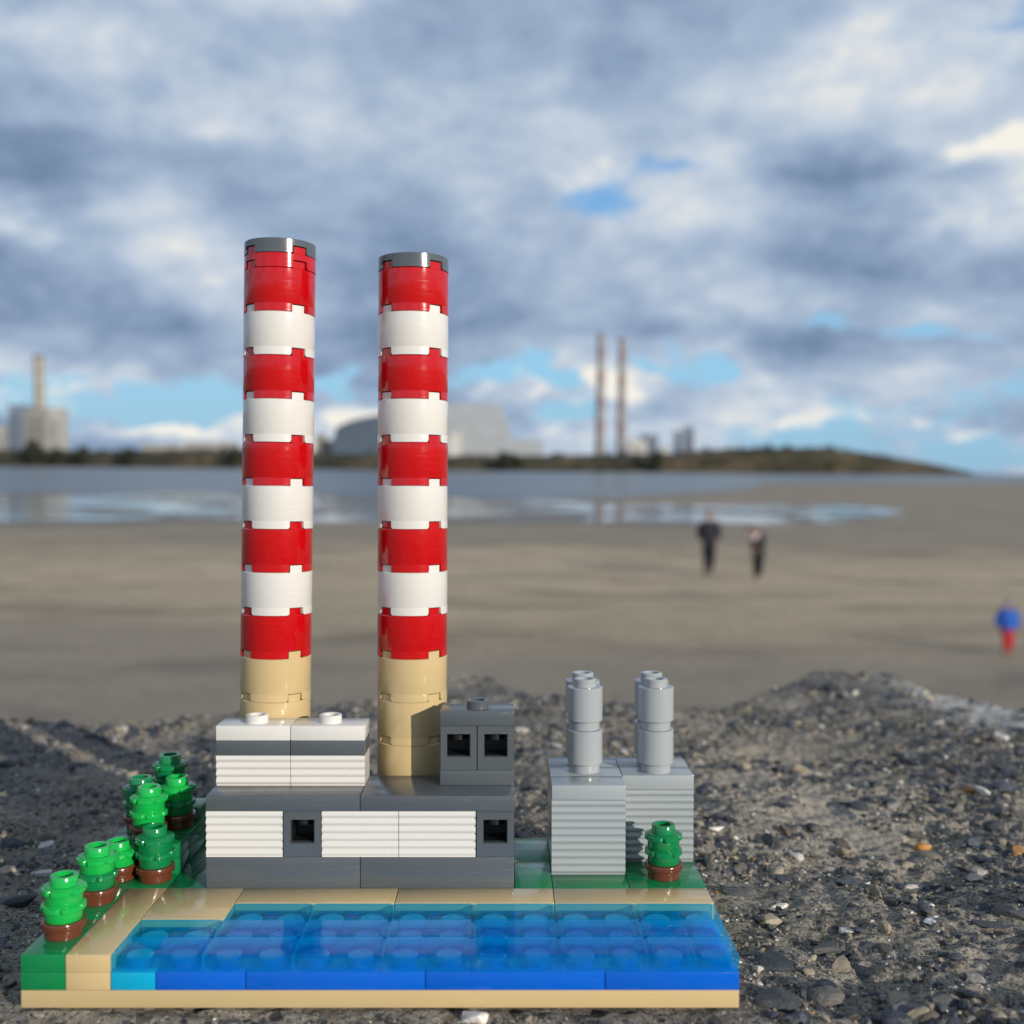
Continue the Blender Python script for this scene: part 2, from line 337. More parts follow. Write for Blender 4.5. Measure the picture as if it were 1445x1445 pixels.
F = np.stack([I[:-1, :-1], I[:-1, 1:], I[1:, 1:], I[1:, :-1]], -1).reshape(-1, 4)
slab = np_obj('rocky_ground', V, F, M['concrete']); slab.matrix_world = TOY
tag(slab, kind='structure')

# stones set in the surface
def ico(sub):
    bm = bmesh.new(); bmesh.ops.create_icosphere(bm, subdivisions=sub, radius=1)
    v_ = np.array([q.co[:] for q in bm.verts]); f_ = np.array([[q.index for q in f.verts] for f in bm.faces]); bm.free(); return v_, f_
def protos(sub, k, planes, lo=.55):
    vv, ff = ico(sub); L = []
    for i in range(k):
        nn = rng.normal(size=(planes, 3)); nn /= np.linalg.norm(nn, axis=1)[:, None]; dd = rng.uniform(lo, 1.0, planes)
        q = vv @ nn.T; r = np.where(q > .05, dd/np.maximum(q, .05), 9).min(1); r = np.minimum(r, 1.15)
        w = vv*r[:, None]; L.append(w)
    return np.array(L), ff
PAL = np.array([(.035, .042, .058), (.055, .064, .08), (.085, .09, .10), (.16, .15, .13), (.26, .225, .17), (.30, .26, .19), (.09, .075, .06), (.62, .60, .55), (.42, .22, .07), (.26, .25, .24)])
PW = np.array([.24, .22, .15, .11, .10, .06, .05, .0455, .002, .03]); PW = PW/PW.sum()
PD = np.array([.26, .22, .14, .12, .10, .04, .07, .015, .002, .03]); PD = PD/PD.sum()
PF = np.array([.04, .05, .06, .14, .25, .22, .03, .16, .01, .04]); PF = PF/PF.sum()
PG = np.array([.14, .13, .14, .17, .17, .10, .05, .06, .003, .037]); PG = PG/PG.sum()
def scatter(nst, smin, smax, sub, planes, power, flat=(.35, .7), embed=.1, pw=PW, ylim=(-22, 480), dens=1.1, lo=.55):
    L, ff = protos(sub, 24, planes, lo)
    y = rng.uniform(*ylim, nst*3)**1.0; x = rng.uniform(-250, 470, nst*3)
    t = (x-_C[0])/(y-_C[1]); ok = (np.abs(t) < .62)
    ry = np.interp(t, rim_t, rim_y); ok &= y < ry+4
    dn = vnoise(x/26, y/26, 41)*.6+vnoise(x/9, y/9, 42)*.5; ok &= rng.random(len(x)) < np.clip(.42+dn*dens, .03, 1)
    x, y = x[ok][:nst], y[ok][:nst]; k = len(x)
    sz = smin+(smax-smin)*rng.random(k)**power
    inside = (x > -1-sz) & (x < 129+sz) & (y > -1-sz) & (y < 65+sz)
    x, y, sz = x[~inside], y[~inside], sz[~inside]; k = len(x)
    z = height(x, y)
    pr = rng.integers(0, 24, k); asp = rng.uniform(.5, 1.0, k); fl = rng.uniform(*flat, k)
    base = L[pr]*np.stack([np.ones(k), asp, fl], 1)[:, None, :]*(sz/2)[:, None, None]
    a = rng.uniform(0, 6.283, k); tx = rng.normal(0, .22, k); ty = rng.normal(0, .22, k)
    ca, sa = np.cos(a), np.sin(a); X, Y, Z = base[..., 0], base[..., 1], base[..., 2]
    Y, Z = Y*np.cos(tx)[:, None]-Z*np.sin(tx)[:, None], Y*np.sin(tx)[:, None]+Z*np.cos(tx)[:, None]
    X, Z = X*np.cos(ty)[:, None]+Z*np.sin(ty)[:, None], -X*np.sin(ty)[:, None]+Z*np.cos(ty)[:, None]
    X, Y = X*ca[:, None]-Y*sa[:, None], X*sa[:, None]+Y*ca[:, None]
    P_ = np.stack([X+x[:, None], Y+y[:, None], Z+(z+sz*embed)[:, None]], -1)
    nv = L.shape[1]; F_ = (ff[None]+(np.arange(k)*nv)[:, None, None]).reshape(-1, 3)
    col = PAL[rng.choice(len(PAL), k, p=pw)]*rng.uniform(.7, 1.35, (k, 1)); col = np.repeat(col, nv, 0)
    return P_.reshape(-1, 3), F_, col
parts = [scatter(1500, 1.6, 5.0, 3, 7, 1.6, flat=(.4, .75), embed=.08, lo=.25, ylim=(-34, 0), dens=2.2, pw=PD), scatter(26000, .5, 2.2, 2, 8, 1.5, lo=.35, pw=PG), scatter(5200, 2.2, 6.5, 3, 7, 1.9, flat=(.3, .65), embed=.05, lo=.25, dens=1.5), scatter(54000, .35, 1.15, 1, 6, 1.3, lo=.5, pw=PF, ylim=(-22, 260)), scatter(90, 6, 10, 3, 10, 1.5, flat=(.2, .4), embed=.0, lo=.22)]
Vs, Fs, Cs, off = [], [], [], 0
for v_, f_, c_ in parts: Vs.append(v_); Fs.append(f_+off); Cs.append(c_); off += len(v_)
gr = np_obj('gravel', np.concatenate(Vs)*MM, np.concatenate(Fs), M['stone'], smooth=False, col=np.concatenate(Cs))
gr.matrix_world = TOY; tag(gr, 'dark slate chips, pebbles and shell bits bedded in the concrete', 'gravel', kind='stuff')

# a few stones and shells that stand out
def lone(name, px, py, sz, asp, fl, colr, label, cat, planes=9, rot=0., tilt=0., lo=.55, lift=.18):
    p = ray0(px, py); x, y = p[0], p[1]
    for _ in range(6):
        z = float(height(np.array([x]), np.array([y]))[0]); d = np.array([(px-722.5)/FPX, -(py-722.5)/FPX, 1.0]) @ _R; t = (z-_C[2])/d[2]; x, y = (_C+t*d)[:2]
    rr = random.Random(int(px*7+py)); bm = bmesh.new()
    for _ in range(15 if planes < 15 else 60):
        d_ = Vector((rr.gauss(0, 1), rr.gauss(0, 1), rr.gauss(0, 1))).normalized()
        if planes < 15: d_ = Vector((max(-.8, min(.8, d_.x*1.2)), max(-.8, min(.8, d_.y*1.2)), max(-.62, min(.62, d_.z*1.3))))*rr.uniform(.9, 1.15)
        bm.verts.new(d_)
    hull = bmesh.ops.convex_hull(bm, input=bm.verts)
    bmesh.ops.delete(bm, geom=[v_ for v_ in bm.verts if not v_.link_faces], context='VERTS')
    bmesh.ops.bevel(bm, geom=list(bm.edges), offset=.05, segments=1, affect='EDGES')
    bmesh.ops.triangulate(bm, faces=bm.faces); bmesh.ops.subdivide_edges(bm, edges=bm.edges, cuts=2, use_grid_fill=True)
    for v_ in bm.verts:
        v_.co += v_.co.normalized()*(mnoise.noise(v_.co*3+Vector((px, 0, 0)))*.05+mnoise.noise(v_.co*9)*.03)
        v_.co = Vector((v_.co.x, v_.co.y*asp, v_.co.z*fl))*sz/2*MM
    bmesh.ops.triangulate(bm, faces=bm.faces); bm.verts.index_update()
    w = np.array([v_.co[:] for v_ in bm.verts]); ff = np.array([[v_.index for v_ in f.verts] for f in bm.faces]); bm.free()
    o = np_obj(name, w, ff, M['stone'], smooth=True, col=np.tile(np.array(colr), (len(w), 1)))
    o.data.set_sharp_from_angle(angle=rad(26))
    o.matrix_world = TOY @ Matrix.Translation(Vector((x, y, z+sz*fl*lift))*MM) @ Matrix.Rotation(rot, 4, 'Z') @ Matrix.Rotation(tilt, 4, 'X')
    return tag(o, label, cat)
SL = (.04, .048, .06)
lone('shell', 668, 1439, 5.6, .55, .5, (.72, .69, .64), 'chipped white shell lying under the front edge of the toy base', 'shell', rot=-.3)
lone('stone', 1090, 1365, 8.5, .8, .35, SL, 'large dark slate chip just right of the toy\'s front corner', 'stone', rot=.2, tilt=.15)
lone('stone', 1098, 1418, 10, .7, .4, (.05, .055, .06), 'flat dark slate at the bottom of the picture, right of the toy', 'stone', rot=-.2, tilt=.25)
lone('stone', 1212, 1378, 7.0, .6, .5, SL, 'dark wedge-shaped slate beside a rounded grey pebble', 'stone', rot=-.5, tilt=.2)
lone('stone', 1165, 1345, 8.2, .5, .4, (.07, .075, .075), 'long low blue-grey stone right of the base, behind the wedge slate', 'stone', rot=.1)
lone('stone', 1165, 1412, 7.5, .75, .5, (.12, .115, .11), 'rounded mid-grey pebble half sunk near the bottom edge', 'stone', planes=30, lo=.9)
lone('stone', 1040, 1262, 8.2, .45, .35, SL, 'dark slate chip against the right-hand side of the green base corner', 'stone', rot=-.35)
lone('stone', 1302, 1198, 4.4, .7, .6, (.50, .24, .05), 'small orange pebble on the concrete to the right', 'stone', planes=24, lo=.85)
lone('stick', 330, 1202, 7.2, .25, .22, (.34, .17, .06), 'short orange-brown splinter of wood left of the toy trees', 'stick', rot=.45, lift=.8)
lone('shell', 1103, 1281, 3.4, .6, .5, (.74, .71, .62), 'small cream shell chip right of the clear blue tiles', 'shell', rot=.5)
lone('shell', 1010, 1171, 5.4, .35, .35, (.72, .68, .6), 'cream bar-shaped shell fragment right of the light grey blocks', 'shell', rot=.25)
lone('shell', 1313, 1302, 3.6, .7, .25, (.50, .55, .62), 'flat bluish-white shell chip far right of the toy', 'shell', rot=.7, tilt=.3)
lone('shell', 62, 1235, 5.2, .6, .4, (.6, .57, .53), 'broken whitish shell piece left of the nearest toy tree', 'shell', rot=.4)
lone('stone', 22, 1275, 11, .6, .35, (.03, .034, .042), 'big black slate chip at the left edge of the picture', 'stone', rot=.3, tilt=.2)
lone('stone', 1425, 1290, 9.5, .35, .35, SL, 'long dark slate sliver at the right edge of the picture', 'stone', rot=-.35, tilt=.2)
lone('stone', 1395, 1312, 9, .4, .3, (.08, .085, .09), 'grey slate sliver in front of the dark one at the right edge', 'stone', rot=-.4, tilt=.2)
lone('stone', 1262, 1275, 5.2, .8, .5, (.03, .035, .045), 'small black faceted stone on pale grit, right of the toy', 'stone', rot=.8)
lone('stone', 1152, 1172, 6.6, .7, .6, (.045, .047, .05), 'dark arched stone on the concrete behind the base corner', 'stone', rot=.2)
lone('stone', 1402, 1170, 6.2, .8, .6, (.045, .05, .06), 'dark oval pebble near the right edge of the picture', 'stone', planes=20, lo=.85)

# ------------------------------------------------------------------ the toy
ORG = Vector((64, 32, 0))
toy = empty('toy_power_station', TOY @ Matrix.Translation(ORG*MM))
tag(toy, 'toy brick power station with two tall red and white striped chimneys, set on rough concrete', 'toy model')
GAP = .06
def add_box(bm, x0, x1, y0, y1, z0, z1, bev=.16, gap=GAP, mi=0, o=ORG):
    x0 += gap; x1 -= gap; y0 += gap; y1 -= gap
    q = bmesh.new()
    vs = [q.verts.new(((x-o.x)*MM, (y-o.y)*MM, (z-o.z)*MM)) for z in (z0, z1) for x, y in ((x0, y0), (x1, y0), (x1, y1), (x0, y1))]
    for f in ((0, 3, 2, 1), (4, 5, 6, 7), (0, 1, 5, 4), (1, 2, 6, 5), (2, 3, 7, 6), (3, 0, 4, 7)): q.faces.new([vs[i] for i in f])
    if bev: bmesh.ops.bevel(q, geom=list(q.edges), offset=bev*MM, segments=2, affect='EDGES', profile=.5)
    for f in q.faces: f.material_index = mi
    me = bpy.data.meshes.new('t'); q.to_mesh(me); q.free(); bm.from_mesh(me); bpy.data.meshes.remove(me)
def add_lathe(bm, cx, cy, prof, seg=48, mi=0, o=ORG, wob=None):
    rings = []
    for r, z in prof:
        if r <= 1e-6: rings.append([bm.verts.new(((cx-o.x)*MM, (cy-o.y)*MM, (z-o.z)*MM))])
        else:
            rr = []
            for i in range(seg):
                a = 2*math.pi*i/seg; k = wob(a, r) if wob else r
                rr.append(bm.verts.new(((cx-o.x+k*math.cos(a))*MM, (cy-o.y+k*math.sin(a))*MM, (z-o.z)*MM)))
            rings.append(rr)
    for A, B in zip(rings[:-1], rings[1:]):
        for i in range(seg):
            j = (i+1) % seg
            if len(A) == 1 and len(B) == 1: continue
            if len(A) == 1: f = bm.faces.new((A[0], B[j], B[i]))
            elif len(B) == 1: f = bm.faces.new((A[i], A[j], B[0]))
            else: f = bm.faces.new((A[i], A[j], B[j], B[i]))
            f.material_index = mi
def add_stud(bm, cx, cy, z, hollow=False, h=1.7, r=2.45, mi=0, o=ORG):
    if hollow: pr = [(r, z-.2), (r, z+h-.15), (r-.15, z+h), (r-.75, z+h), (r-.85, z+h-.1), (r-.85, z-.6), (0, z-.6)]
    else: pr = [(r, z-.2), (r, z+h-.15), (r-.15, z+h), (0, z+h)]
    add_lathe(bm, cx, cy, pr, 32, mi, o)
def piece(name, mat, *boxes, parent=None, studs=(), hollow=(), bev=.16):
    bm = bmesh.new()
    for bx in boxes: add_box(bm, *bx, bev=bev)
    for s_ in studs: add_stud(bm, *s_)
    for s_ in hollow: add_stud(bm, *s_, hollow=True)
    return link(name, bm, M[mat], parent or toy)
def ribbed(bm, x0, x1, yf, yb, z0, nb, mi=0, gap=GAP, drop=.6, step=1.6):
    # brick whose front is a stack of rounded ribs
    x0 += gap; x1 -= gap; cnt = round(nb/step); pts = []
    for k in range(cnt):
        for u in np.linspace(0, 1, 9)[:-1]:
            d = drop*(1-abs(math.sin(math.pi*u))**.8)
            pts.append((yf+gap+d, z0+(k+u)*step))
    pts[0] = (yf+gap+.1, z0+.02)
    pts.append((yf+gap+.1, z0+cnt*step-.02)); pts += [(yb-gap, z0+cnt*step-.02), (yb-gap, z0+.02)]
    A = [bm.verts.new(((x0-64)*MM, (y-32)*MM, z*MM)) for y, z in pts]; B = [bm.verts.new(((x1-64)*MM, (y-32)*MM, z*MM)) for y, z in pts]
    for i in range(len(pts)):
        j = (i+1) % len(pts); f = bm.faces.new((A[i], A[j], B[j], B[i])); f.material_index = mi
    f = bm.faces.new(A); f.material_index = mi; f = bm.faces.new(B[::-1]); f.material_index = mi
def ribbed_piece(name, mat, parent, *specs):
    bm = bmesh.new()
    for s_ in specs: ribbed(bm, *s_)
    bmesh.ops.recalc_face_normals(bm, faces=bm.faces)
    return link(name, bm, M[mat], parent)
def window_piece(parent, x0, y0, z0):
    # one-stud brick with a square opening in its front
    x1, y1, z1 = x0+8-GAP, y0+8-GAP, z0+9.6; x0 += GAP; y0 += GAP
    cx = (x0+x1)/2; hx = 2.45; zt = z1-1.8; zb = zt-4.85; q = bmesh.new()
    def vt(x, y, z): return q.verts.new(((x-64)*MM, (y-32)*MM, z*MM))
    O = [vt(x0, y0, z0+.04), vt(x1, y0, z0+.04), vt(x1, y0, z1-.04), vt(x0, y0, z1-.04)]
    Iq = [vt(cx-hx, y0, zb), vt(cx+hx, y0, zb), vt(cx+hx, y0, zt), vt(cx-hx, y0, zt)]
    Bq = [vt(cx-hx, y0+1.6, zb), vt(cx+hx, y0+1.6, zb), vt(cx+hx, y0+1.6, zt), vt(cx-hx, y0+1.6, zt)]
    Cq = [vt(cx-hx, y0+6.5, zb), vt(cx+hx, y0+6.5, zb), vt(cx+hx, y0+6.5, zt), vt(cx-hx, y0+6.5, zt)]
    K = [vt(x0, y1, z0+.04), vt(x1, y1, z0+.04), vt(x1, y1, z1-.04), vt(x0, y1, z1-.04)]
    for i in range(4):
        j = (i+1) % 4
        q.faces.new((O[i], O[j], Iq[j], Iq[i])); q.faces.new((Iq[i], Iq[j], Bq[j], Bq[i]))
        f = q.faces.new((Bq[i], Bq[j], Cq[j], Cq[i])); f.material_index = 1; q.faces.new((O[j], O[i], K[i], K[j]))
    f = q.faces.new(Cq); f.material_index = 1; q.faces.new(K[::-1])
    bmesh.ops.recalc_face_normals(q, faces=q.faces)
    ed = [e for e in q.edges if all(v_ in O or v_ in K for v_ in e.verts) or all(v_ in Iq for v_ in e.verts)]
    bmesh.ops.bevel(q, geom=ed, offset=.14*MM, segments=2, affect='EDGES')
    # the stub of a stud showing inside
    add_lathe(q, cx, y0+4, [(0, zt-1.7), (1.9, zt-1.7), (1.9, zt+.3)], 20, 1)
    return link('window_brick', q, [M['dark'], M['hole']], parent)

# base and landscape
bp_ = piece('base_plate', 'tan', (0, 128, 0, 64, 0, 3.2), bev=.2)
def bpiece(name, mat, *a, **k): return piece(name, mat, *a, parent=bp_, **k)
bpiece('green_plate', 'green', (0, 8, 0, 64, 3.2, 6.4)); bpiece('tan_plate', 'tan', (8, 16, 0, 32, 3.2, 6.4))
L2 = (3.2, 6.4)
def stl(xs_, ys_, z=6.4): return [(x, y, z) for x in xs_ for y in ys_]
bpiece('azure_plate', 'azure', (16, 24, 0, 8, *L2), studs=[(20, 4, 6.4)])
bpiece('azure_plate', 'azure', (16, 32, 8, 16, *L2), studs=[(20, 12, 6.4), (28, 12, 6.4)])
bpiece('azure_plate', 'azure', (32, 48, 16, 24, *L2), studs=[(36, 20, 6.4), (44, 20, 6.4)])
for x in (48, 80): bpiece('azure_plate', 'azure', (x, x+32, 16, 24, *L2), studs=[(x+4+8*i, 20, 6.4) for i in range(4)])
bpiece('azure_plate', 'azure', (112, 128, 16, 24, *L2), studs=[(116, 20, 6.4), (124, 20, 6.4)])
for a_, c_ in ((24, 40), (40, 72), (72, 104), (104, 128)):
    bpiece('blue_plate', 'blue', (a_, c_, 0, 8, *L2), studs=[(x, 4, 6.4) for x in range(a_+4, c_, 8)])
for a_, c_ in ((32, 64), (64, 96), (96, 128)):
    bpiece('blue_plate', 'blue', (a_, c_, 8, 16, *L2), studs=[(x, 12, 6.4) for x in range(a_+4, c_, 8)])
bpiece('green_plate', 'green', (8, 128, 32, 64, *L2))
bpiece('tan_plate', 'tan', (16, 32, 16, 32, *L2)); bpiece('tan_plate', 'tan', (32, 128, 24, 32, *L2))
L3 = (6.4, 9.6)
bpiece('tan_tile', 'tan', (8, 16, 0, 32, *L3)); bpiece('tan_tile', 'tan', (16, 32, 16, 32, *L3))
for a_, c_ in ((32, 64), (64, 96), (96, 128)): bpiece('tan_tile', 'tan', (a_, c_, 24, 32, *L3))
for y in (0, 16): bpiece('green_tile', 'green', (0, 8, y, y+16, *L3))
bpiece('green_tile', 'green', (0, 16, 32, 40, *L3))
bpiece('green_tile', 'dgreen', (16, 24, 32, 64, *L3))
bpiece('green_tile', 'dgreen', (24, 88, 48, 64, *L3))
bpiece('green_tile', 'green', (88, 96, 32, 48, *L3)); bpiece('green_tile', 'green', (88, 96, 48, 64, *L3))
bpiece('green_tile', 'green', (96, 112, 32, 40, *L3)); bpiece('green_tile', 'green', (112, 128, 32, 48, *L3))
for y0_, y1_ in ((40, 48), (48, 64)):
    bpiece('raised_green_plate', 'green', (0, 16, y0_, y1_, 9.6, 12.8)); bpiece('raised_green_plate', 'green', (0, 16, y0_, y1_, 12.8, 16))
bpiece('green_plate', 'green', (0, 16, 40, 64, *L3)); bpiece('raised_green_plate', 'green', (0, 16, 56, 64, 16, 19.2))

# clear blue water tiles, hollow underneath
def clear_tile_mesh():
    bm = bmesh.new(); o = Vector((0, 0, 0))
    def bx(x0, x1, y0, y1, z0, z1, cap, bev):
        q = bmesh.new()
        vs = [q.verts.new((x*MM, y*MM, z*MM)) for z in (z0, z1) for x, y in ((x0, y0), (x1, y0), (x1, y1), (x0, y1))]
        for f in ((4, 5, 6, 7), (0, 1, 5, 4), (1, 2, 6, 5), (2, 3, 7, 6), (3, 0, 4, 7)): q.faces.new([vs[i] for i in f])
        ed = [e for e in q.edges if len(e.link_faces) == 2]
        bmesh.ops.bevel(q, geom=ed, offset=bev*MM, segments=2, affect='EDGES')
        if cap:
            bmesh.ops.reverse_faces(q, faces=q.faces)
            q.normal_update()
            for f in q.faces: f.material_index = 1 if abs(f.normal.z) > .9 else 2
        me_ = bpy.data.meshes.new('t'); q.to_mesh(me_); q.free(); bm.from_mesh(me_); bpy.data.meshes.remove(me_)
    bx(.04, 15.96, .04, 7.96, 0, 3.2, False, .34); bx(1.25, 14.75, 1.2, 6.8, 0, 2.1, True, .2)
    bx(7.4, 8.6, 1.3, 6.7, .3, 2.05, True, .2)
    me_ = bpy.data.meshes.new('water_tile'); bm.to_mesh(me_); bm.free(); me_.materials.append(M['clear']); me_.materials.append(M['clear_in']); me_.materials.append(M['clear_wall'])
    me_.polygons.foreach_set('use_smooth', [True]*len(me_.polygons)); me_.set_sharp_from_angle(angle=rad(40))
    return me_
wm = clear_tile_mesh()
for r_ in range(3):
    for c_ in range(7):
        if r_ == 2 and c_ == 0: continue
        o = bpy.data.objects.new('water_tile', wm); COL.objects.link(o); o.parent = toy
        o.location = Vector((16+16*c_-64, 8*r_-32, 6.42))*MM
        tag(o, group='clear blue water tiles')

# turbine hall
hall = piece('turbine_hall', 'dark', (24, 56, 32, 48, 6.4, 16), (56, 88, 32, 48, 6.4, 16), (24.5, 87.5, 39, 47.9, 16, 25.6))
for a_, c_ in ((24, 40), (48, 64), (64, 80)): ribbed_piece('ribbed_brick', 'white', hall, (a_, c_, 32, 39.5, 16, 9.6))
window_piece(hall, 40, 32, 16); window_piece(hall, 80, 32, 16)
piece('roof_tile', 'dark', (24, 56, 32, 40, 25.6, 28.8), parent=hall); piece('roof_tile', 'dark', (56, 88, 32, 48, 25.6, 28.8), parent=hall)
up = ribbed_piece('upper_storey', 'white', toy, (24, 40, 40, 48, 25.6, 9.6), (40, 56, 40, 48, 25.6, 9.6))
for a_ in (24, 40):
    piece('grey_plate', 'dark', (a_, a_+16, 40, 48, 35.2, 38.4), parent=up)
    piece('roof_plate', 'white', (a_, a_+16, 40, 48, 38.4, 41.6), parent=up, hollow=[(a_+8, 44, 41.6)])
tw = piece('roof_tower', 'dark', (72, 88, 40, 48, 28.8, 32))
window_piece(tw, 72, 40, 32); window_piece(tw, 80, 40, 32)
piece('roof_plate', 'dark', (72, 88, 40, 48, 41.6, 44.8), parent=tw, hollow=[(80, 44, 44.8)])

# chimneys of round bricks with notched feet
BH = 9.63
def arcblk(bm, r0, r1, a0, a1, z0, z1, rc=0., n_=8, mi=0):
    ang = [a0+(a1-a0)*i/n_ for i in range(n_+1)]; rows = []
    for i, a in enumerate(ang):
        e = min(a-a0, a1-a)*r1; cut = 0
        if rc: cut = rc-math.sqrt(max(rc*rc-max(rc-e, 0)**2, 0)) if e < rc else 0
        rows.append([bm.verts.new((r*math.cos(a)*MM, r*math.sin(a)*MM, z*MM)) for r, z in ((r0, z0+cut), (r1, z0+cut), (r1, z1), (r0, z1))])
    for A, B in zip(rows[:-1], rows[1:]):
        for k in range(4): f = bm.faces.new((A[k], A[(k+1) % 4], B[(k+1) % 4], B[k])); f.material_index = mi
    bm.faces.new(rows[0][::-1]).material_index = mi; bm.faces.new(rows[-1]).material_index = mi
def round_brick_bm(bm, z0, h, studs=True, o=(0, 0)):
    nh = 1.72; g = .05; wdt = rad(13.2); R_ = 7.93
    # upper body
    prof = [(5.2, z0+nh), (R_-.03, z0+nh), (R_, z0+nh+.06), (R_, z0+h-g-.16), (R_-.16, z0+h-g), (5.0, z0+h-g), (0, z0+h-g)] if h > 4 else \
           [(5.2, z0+nh), (R_, z0+nh), (R_, z0+h-g-.12), (R_-.12, z0+h-g), (0, z0+h-g)]
    add_lathe(bm, 0, 0, prof, 96, o=Vector((0, 0, 0)))
    for k in range(4):
        c0 = rad(45+90*k)+wdt; c1 = rad(45+90*(k+1))-wdt
        cc = [c0+.012*0]
        arcblk(bm, 5.2, R_+.02, c0, c1, z0+g, z0+nh+.04, rc=.5, n_=40)
        if studs: arcblk(bm, 4.6, 7.62, rad(45+90*k)-rad(11.6), rad(45+90*k)+rad(11.6), z0+h-g-.1, z0+h+1.5, n_=6)
    add_lathe(bm, 0, 0, [(5.1, z0+g), (5.1, z0+nh+.1)], 32, o=Vector((0, 0, 0)))
def chimney(x, y, top_x, top_y, extra, label):
    lean = Matrix.Rotation(math.atan(top_x/140), 4, 'Y') @ Matrix.Rotation(-math.atan(top_y/140), 4, 'X')
    bm = bmesh.new(); z = 0
    for k in range(5): round_brick_bm(bm, z, BH, studs=True); z += BH
    bmesh.ops.recalc_face_normals(bm, faces=bm.faces)
    ch = link('chimney', bm, M['tan'], toy, smooth=30)
    ch.matrix_local = Matrix.Translation((Vector((x, y, 6.4))-ORG)*MM) @ lean
    tag(ch, label)
    meshes = {}
    def ring(name, mat, z_, h, st=True):
        key = (name, mat, h, st)
        if key not in meshes:
            q = bmesh.new(); round_brick_bm(q, 0, h, studs=st); bmesh.ops.recalc_face_normals(q, faces=q.faces)
            meshes[key] = link(name, q, M[mat], ch, smooth=30); o = meshes[key]
        else: o = meshes[key].copy(); COL.objects.link(o); o.parent = ch
        o.location = (0, 0, z_*MM); o.rotation_euler = (random.uniform(-.0016, .0016), random.uniform(-.0016, .0016), random.uniform(-.014, .014)); o.location.x = random.uniform(-.05, .05)*MM
        return o
    for k in range(9):
        ring('red_ring' if k % 2 == 0 else 'white_ring', 'red' if k % 2 == 0 else 'white', z, BH); z += BH
    if extra: ring('thin_red_ring', 'red', z, 3.2); z += 3.2
    ring('cap', 'dark', z, 3.2, False)
    return ch
random.seed(4)
chimney(32.9, 56, 2.0, 0.0, True, 'taller striped toy chimney behind the white upper storey')
chimney(64.6, 56, 0.45, 0.0, False, 'shorter striped toy chimney beside the grey roof tower')

# light grey ribbed blocks with flues
def block(x0, yf):
    bk = ribbed_piece('grey_block', 'grey', toy, (x0, x0+16, yf, yf+8, 6.4, 19.2), (x0, x0+16, yf+7.9, 64, 6.4, 19.2))
    y = yf
    while y < 64: piece('roof_tile', 'grey', (x0, x0+16, y, y+8, 25.6, 28.8), parent=bk); y += 8
    for fy in (52, 60):
        bm = bmesh.new()
        for z in (28.8, 38.4):
            add_lathe(bm, x0+8, fy, [(3.0, z+.02), (3.3, z+.05), (3.3, z+2.0), (3.85, z+2.05), (3.95, z+2.15), (3.95, z+9.4), (3.8, z+9.56), (2.4, z+9.58)] +
                      ([(2.4, z+9.7)] if z < 30 else [(2.5, z+9.6), (2.5, z+11.2), (2.35, z+11.35), (1.75, z+11.35), (1.6, z+11.2), (1.6, z+7), (0, z+7)]), 56)
        bmesh.ops.recalc_face_normals(bm, faces=bm.faces)
        link('flue', bm, M['grey'], bk)
    return bk
tag(block(96, 40), 'front grey ribbed block with two flues'); tag(block(112, 48), 'grey ribbed block set back behind the potted toy tree')

# toy trees: flower-edged round plates on a brown pot
def tree(cx, cy, z, cols, rot):
    bm = bmesh.new(); zero = Vector((0, 0, 0)); h = 3.2
    for i, c_ in enumerate(cols):
        zb = h*(i+1)
        prof = [(2.6, zb-.3), (3.3, zb), (3.38, zb+.1), (3.38, zb+3.14), (3.2, zb+3.2), (0, zb+3.2)]
        add_lathe(bm, 0, 0, prof, 60, mi=i, o=zero)
        r2 = rot+i*.5
        def wob(a, r, r2=r2):
            if r < 3.3: return r
            u = abs(math.cos(3.0*(a-r2))); return r-.62*(1-min(1, u*2.6))**1.2
        add_lathe(bm, 0, 0, [(3.0, zb+1.85), (3.8, zb+1.87), (3.97, zb+2.0), (4.0, zb+2.45), (3.97, zb+2.8), (3.8, zb+2.93), (3.0, zb+2.95)], 120, mi=i, o=zero, wob=wob)
    zt = h*(len(cols)+1)
    add_lathe(bm, 0, 0, [(2.48, zt-.1), (2.48, zt+1.6), (2.36, zt+1.75), (1.75, zt+1.75), (1.62, zt+1.62), (1.62, zt-.8), (0, zt-.8)], 40, mi=len(cols)-1, o=zero)
    bmesh.ops.recalc_face_normals(bm, faces=bm.faces)
    t_ = link('toy_tree', bm, [M[c_] for c_ in cols], toy)
    t_.location = (Vector((cx, cy, z))-ORG)*MM
    t_.rotation_euler = (random.uniform(-.02, .02), random.uniform(-.02, .02), 0)
    q = bmesh.new()
    add_lathe(q, 0, 0, [(0, .02), (3.2, .02), (3.35, .15), (3.35, 1.75), (3.9, 1.85), (4.0, 2.0), (4.0, 3.0), (3.9, 3.15), (3.5, 3.18), (0, 3.18)], 60, o=zero)
    bmesh.ops.recalc_face_normals(q, faces=q.faces)
    link('pot', q, M['brown'], t_)
    tag(t_, group='little round toy trees')
    return t_
tree(4.2, 8.6, 9.6, ['bgreen', 'bgreen'], .2)
tree(4.2, 25, 9.6, ['green', 'bgreen'], .3)
tree(4.0, 37.6, 9.6, ['bgreen'], .8)
tree(12, 37, 9.6, ['green', 'green'], 1.3)
tree(8, 44.5, 16, ['bgreen', 'bgreen'], .1)
tree(4, 52, 16, ['green', 'green'], .5)
tree(12, 52.5, 16, ['green', 'bgreen'], .9)
tree(8, 60, 19.2, ['green', 'green'], 1.2)
tree(120, 38.6, 9.6, ['green', 'green'], .4)
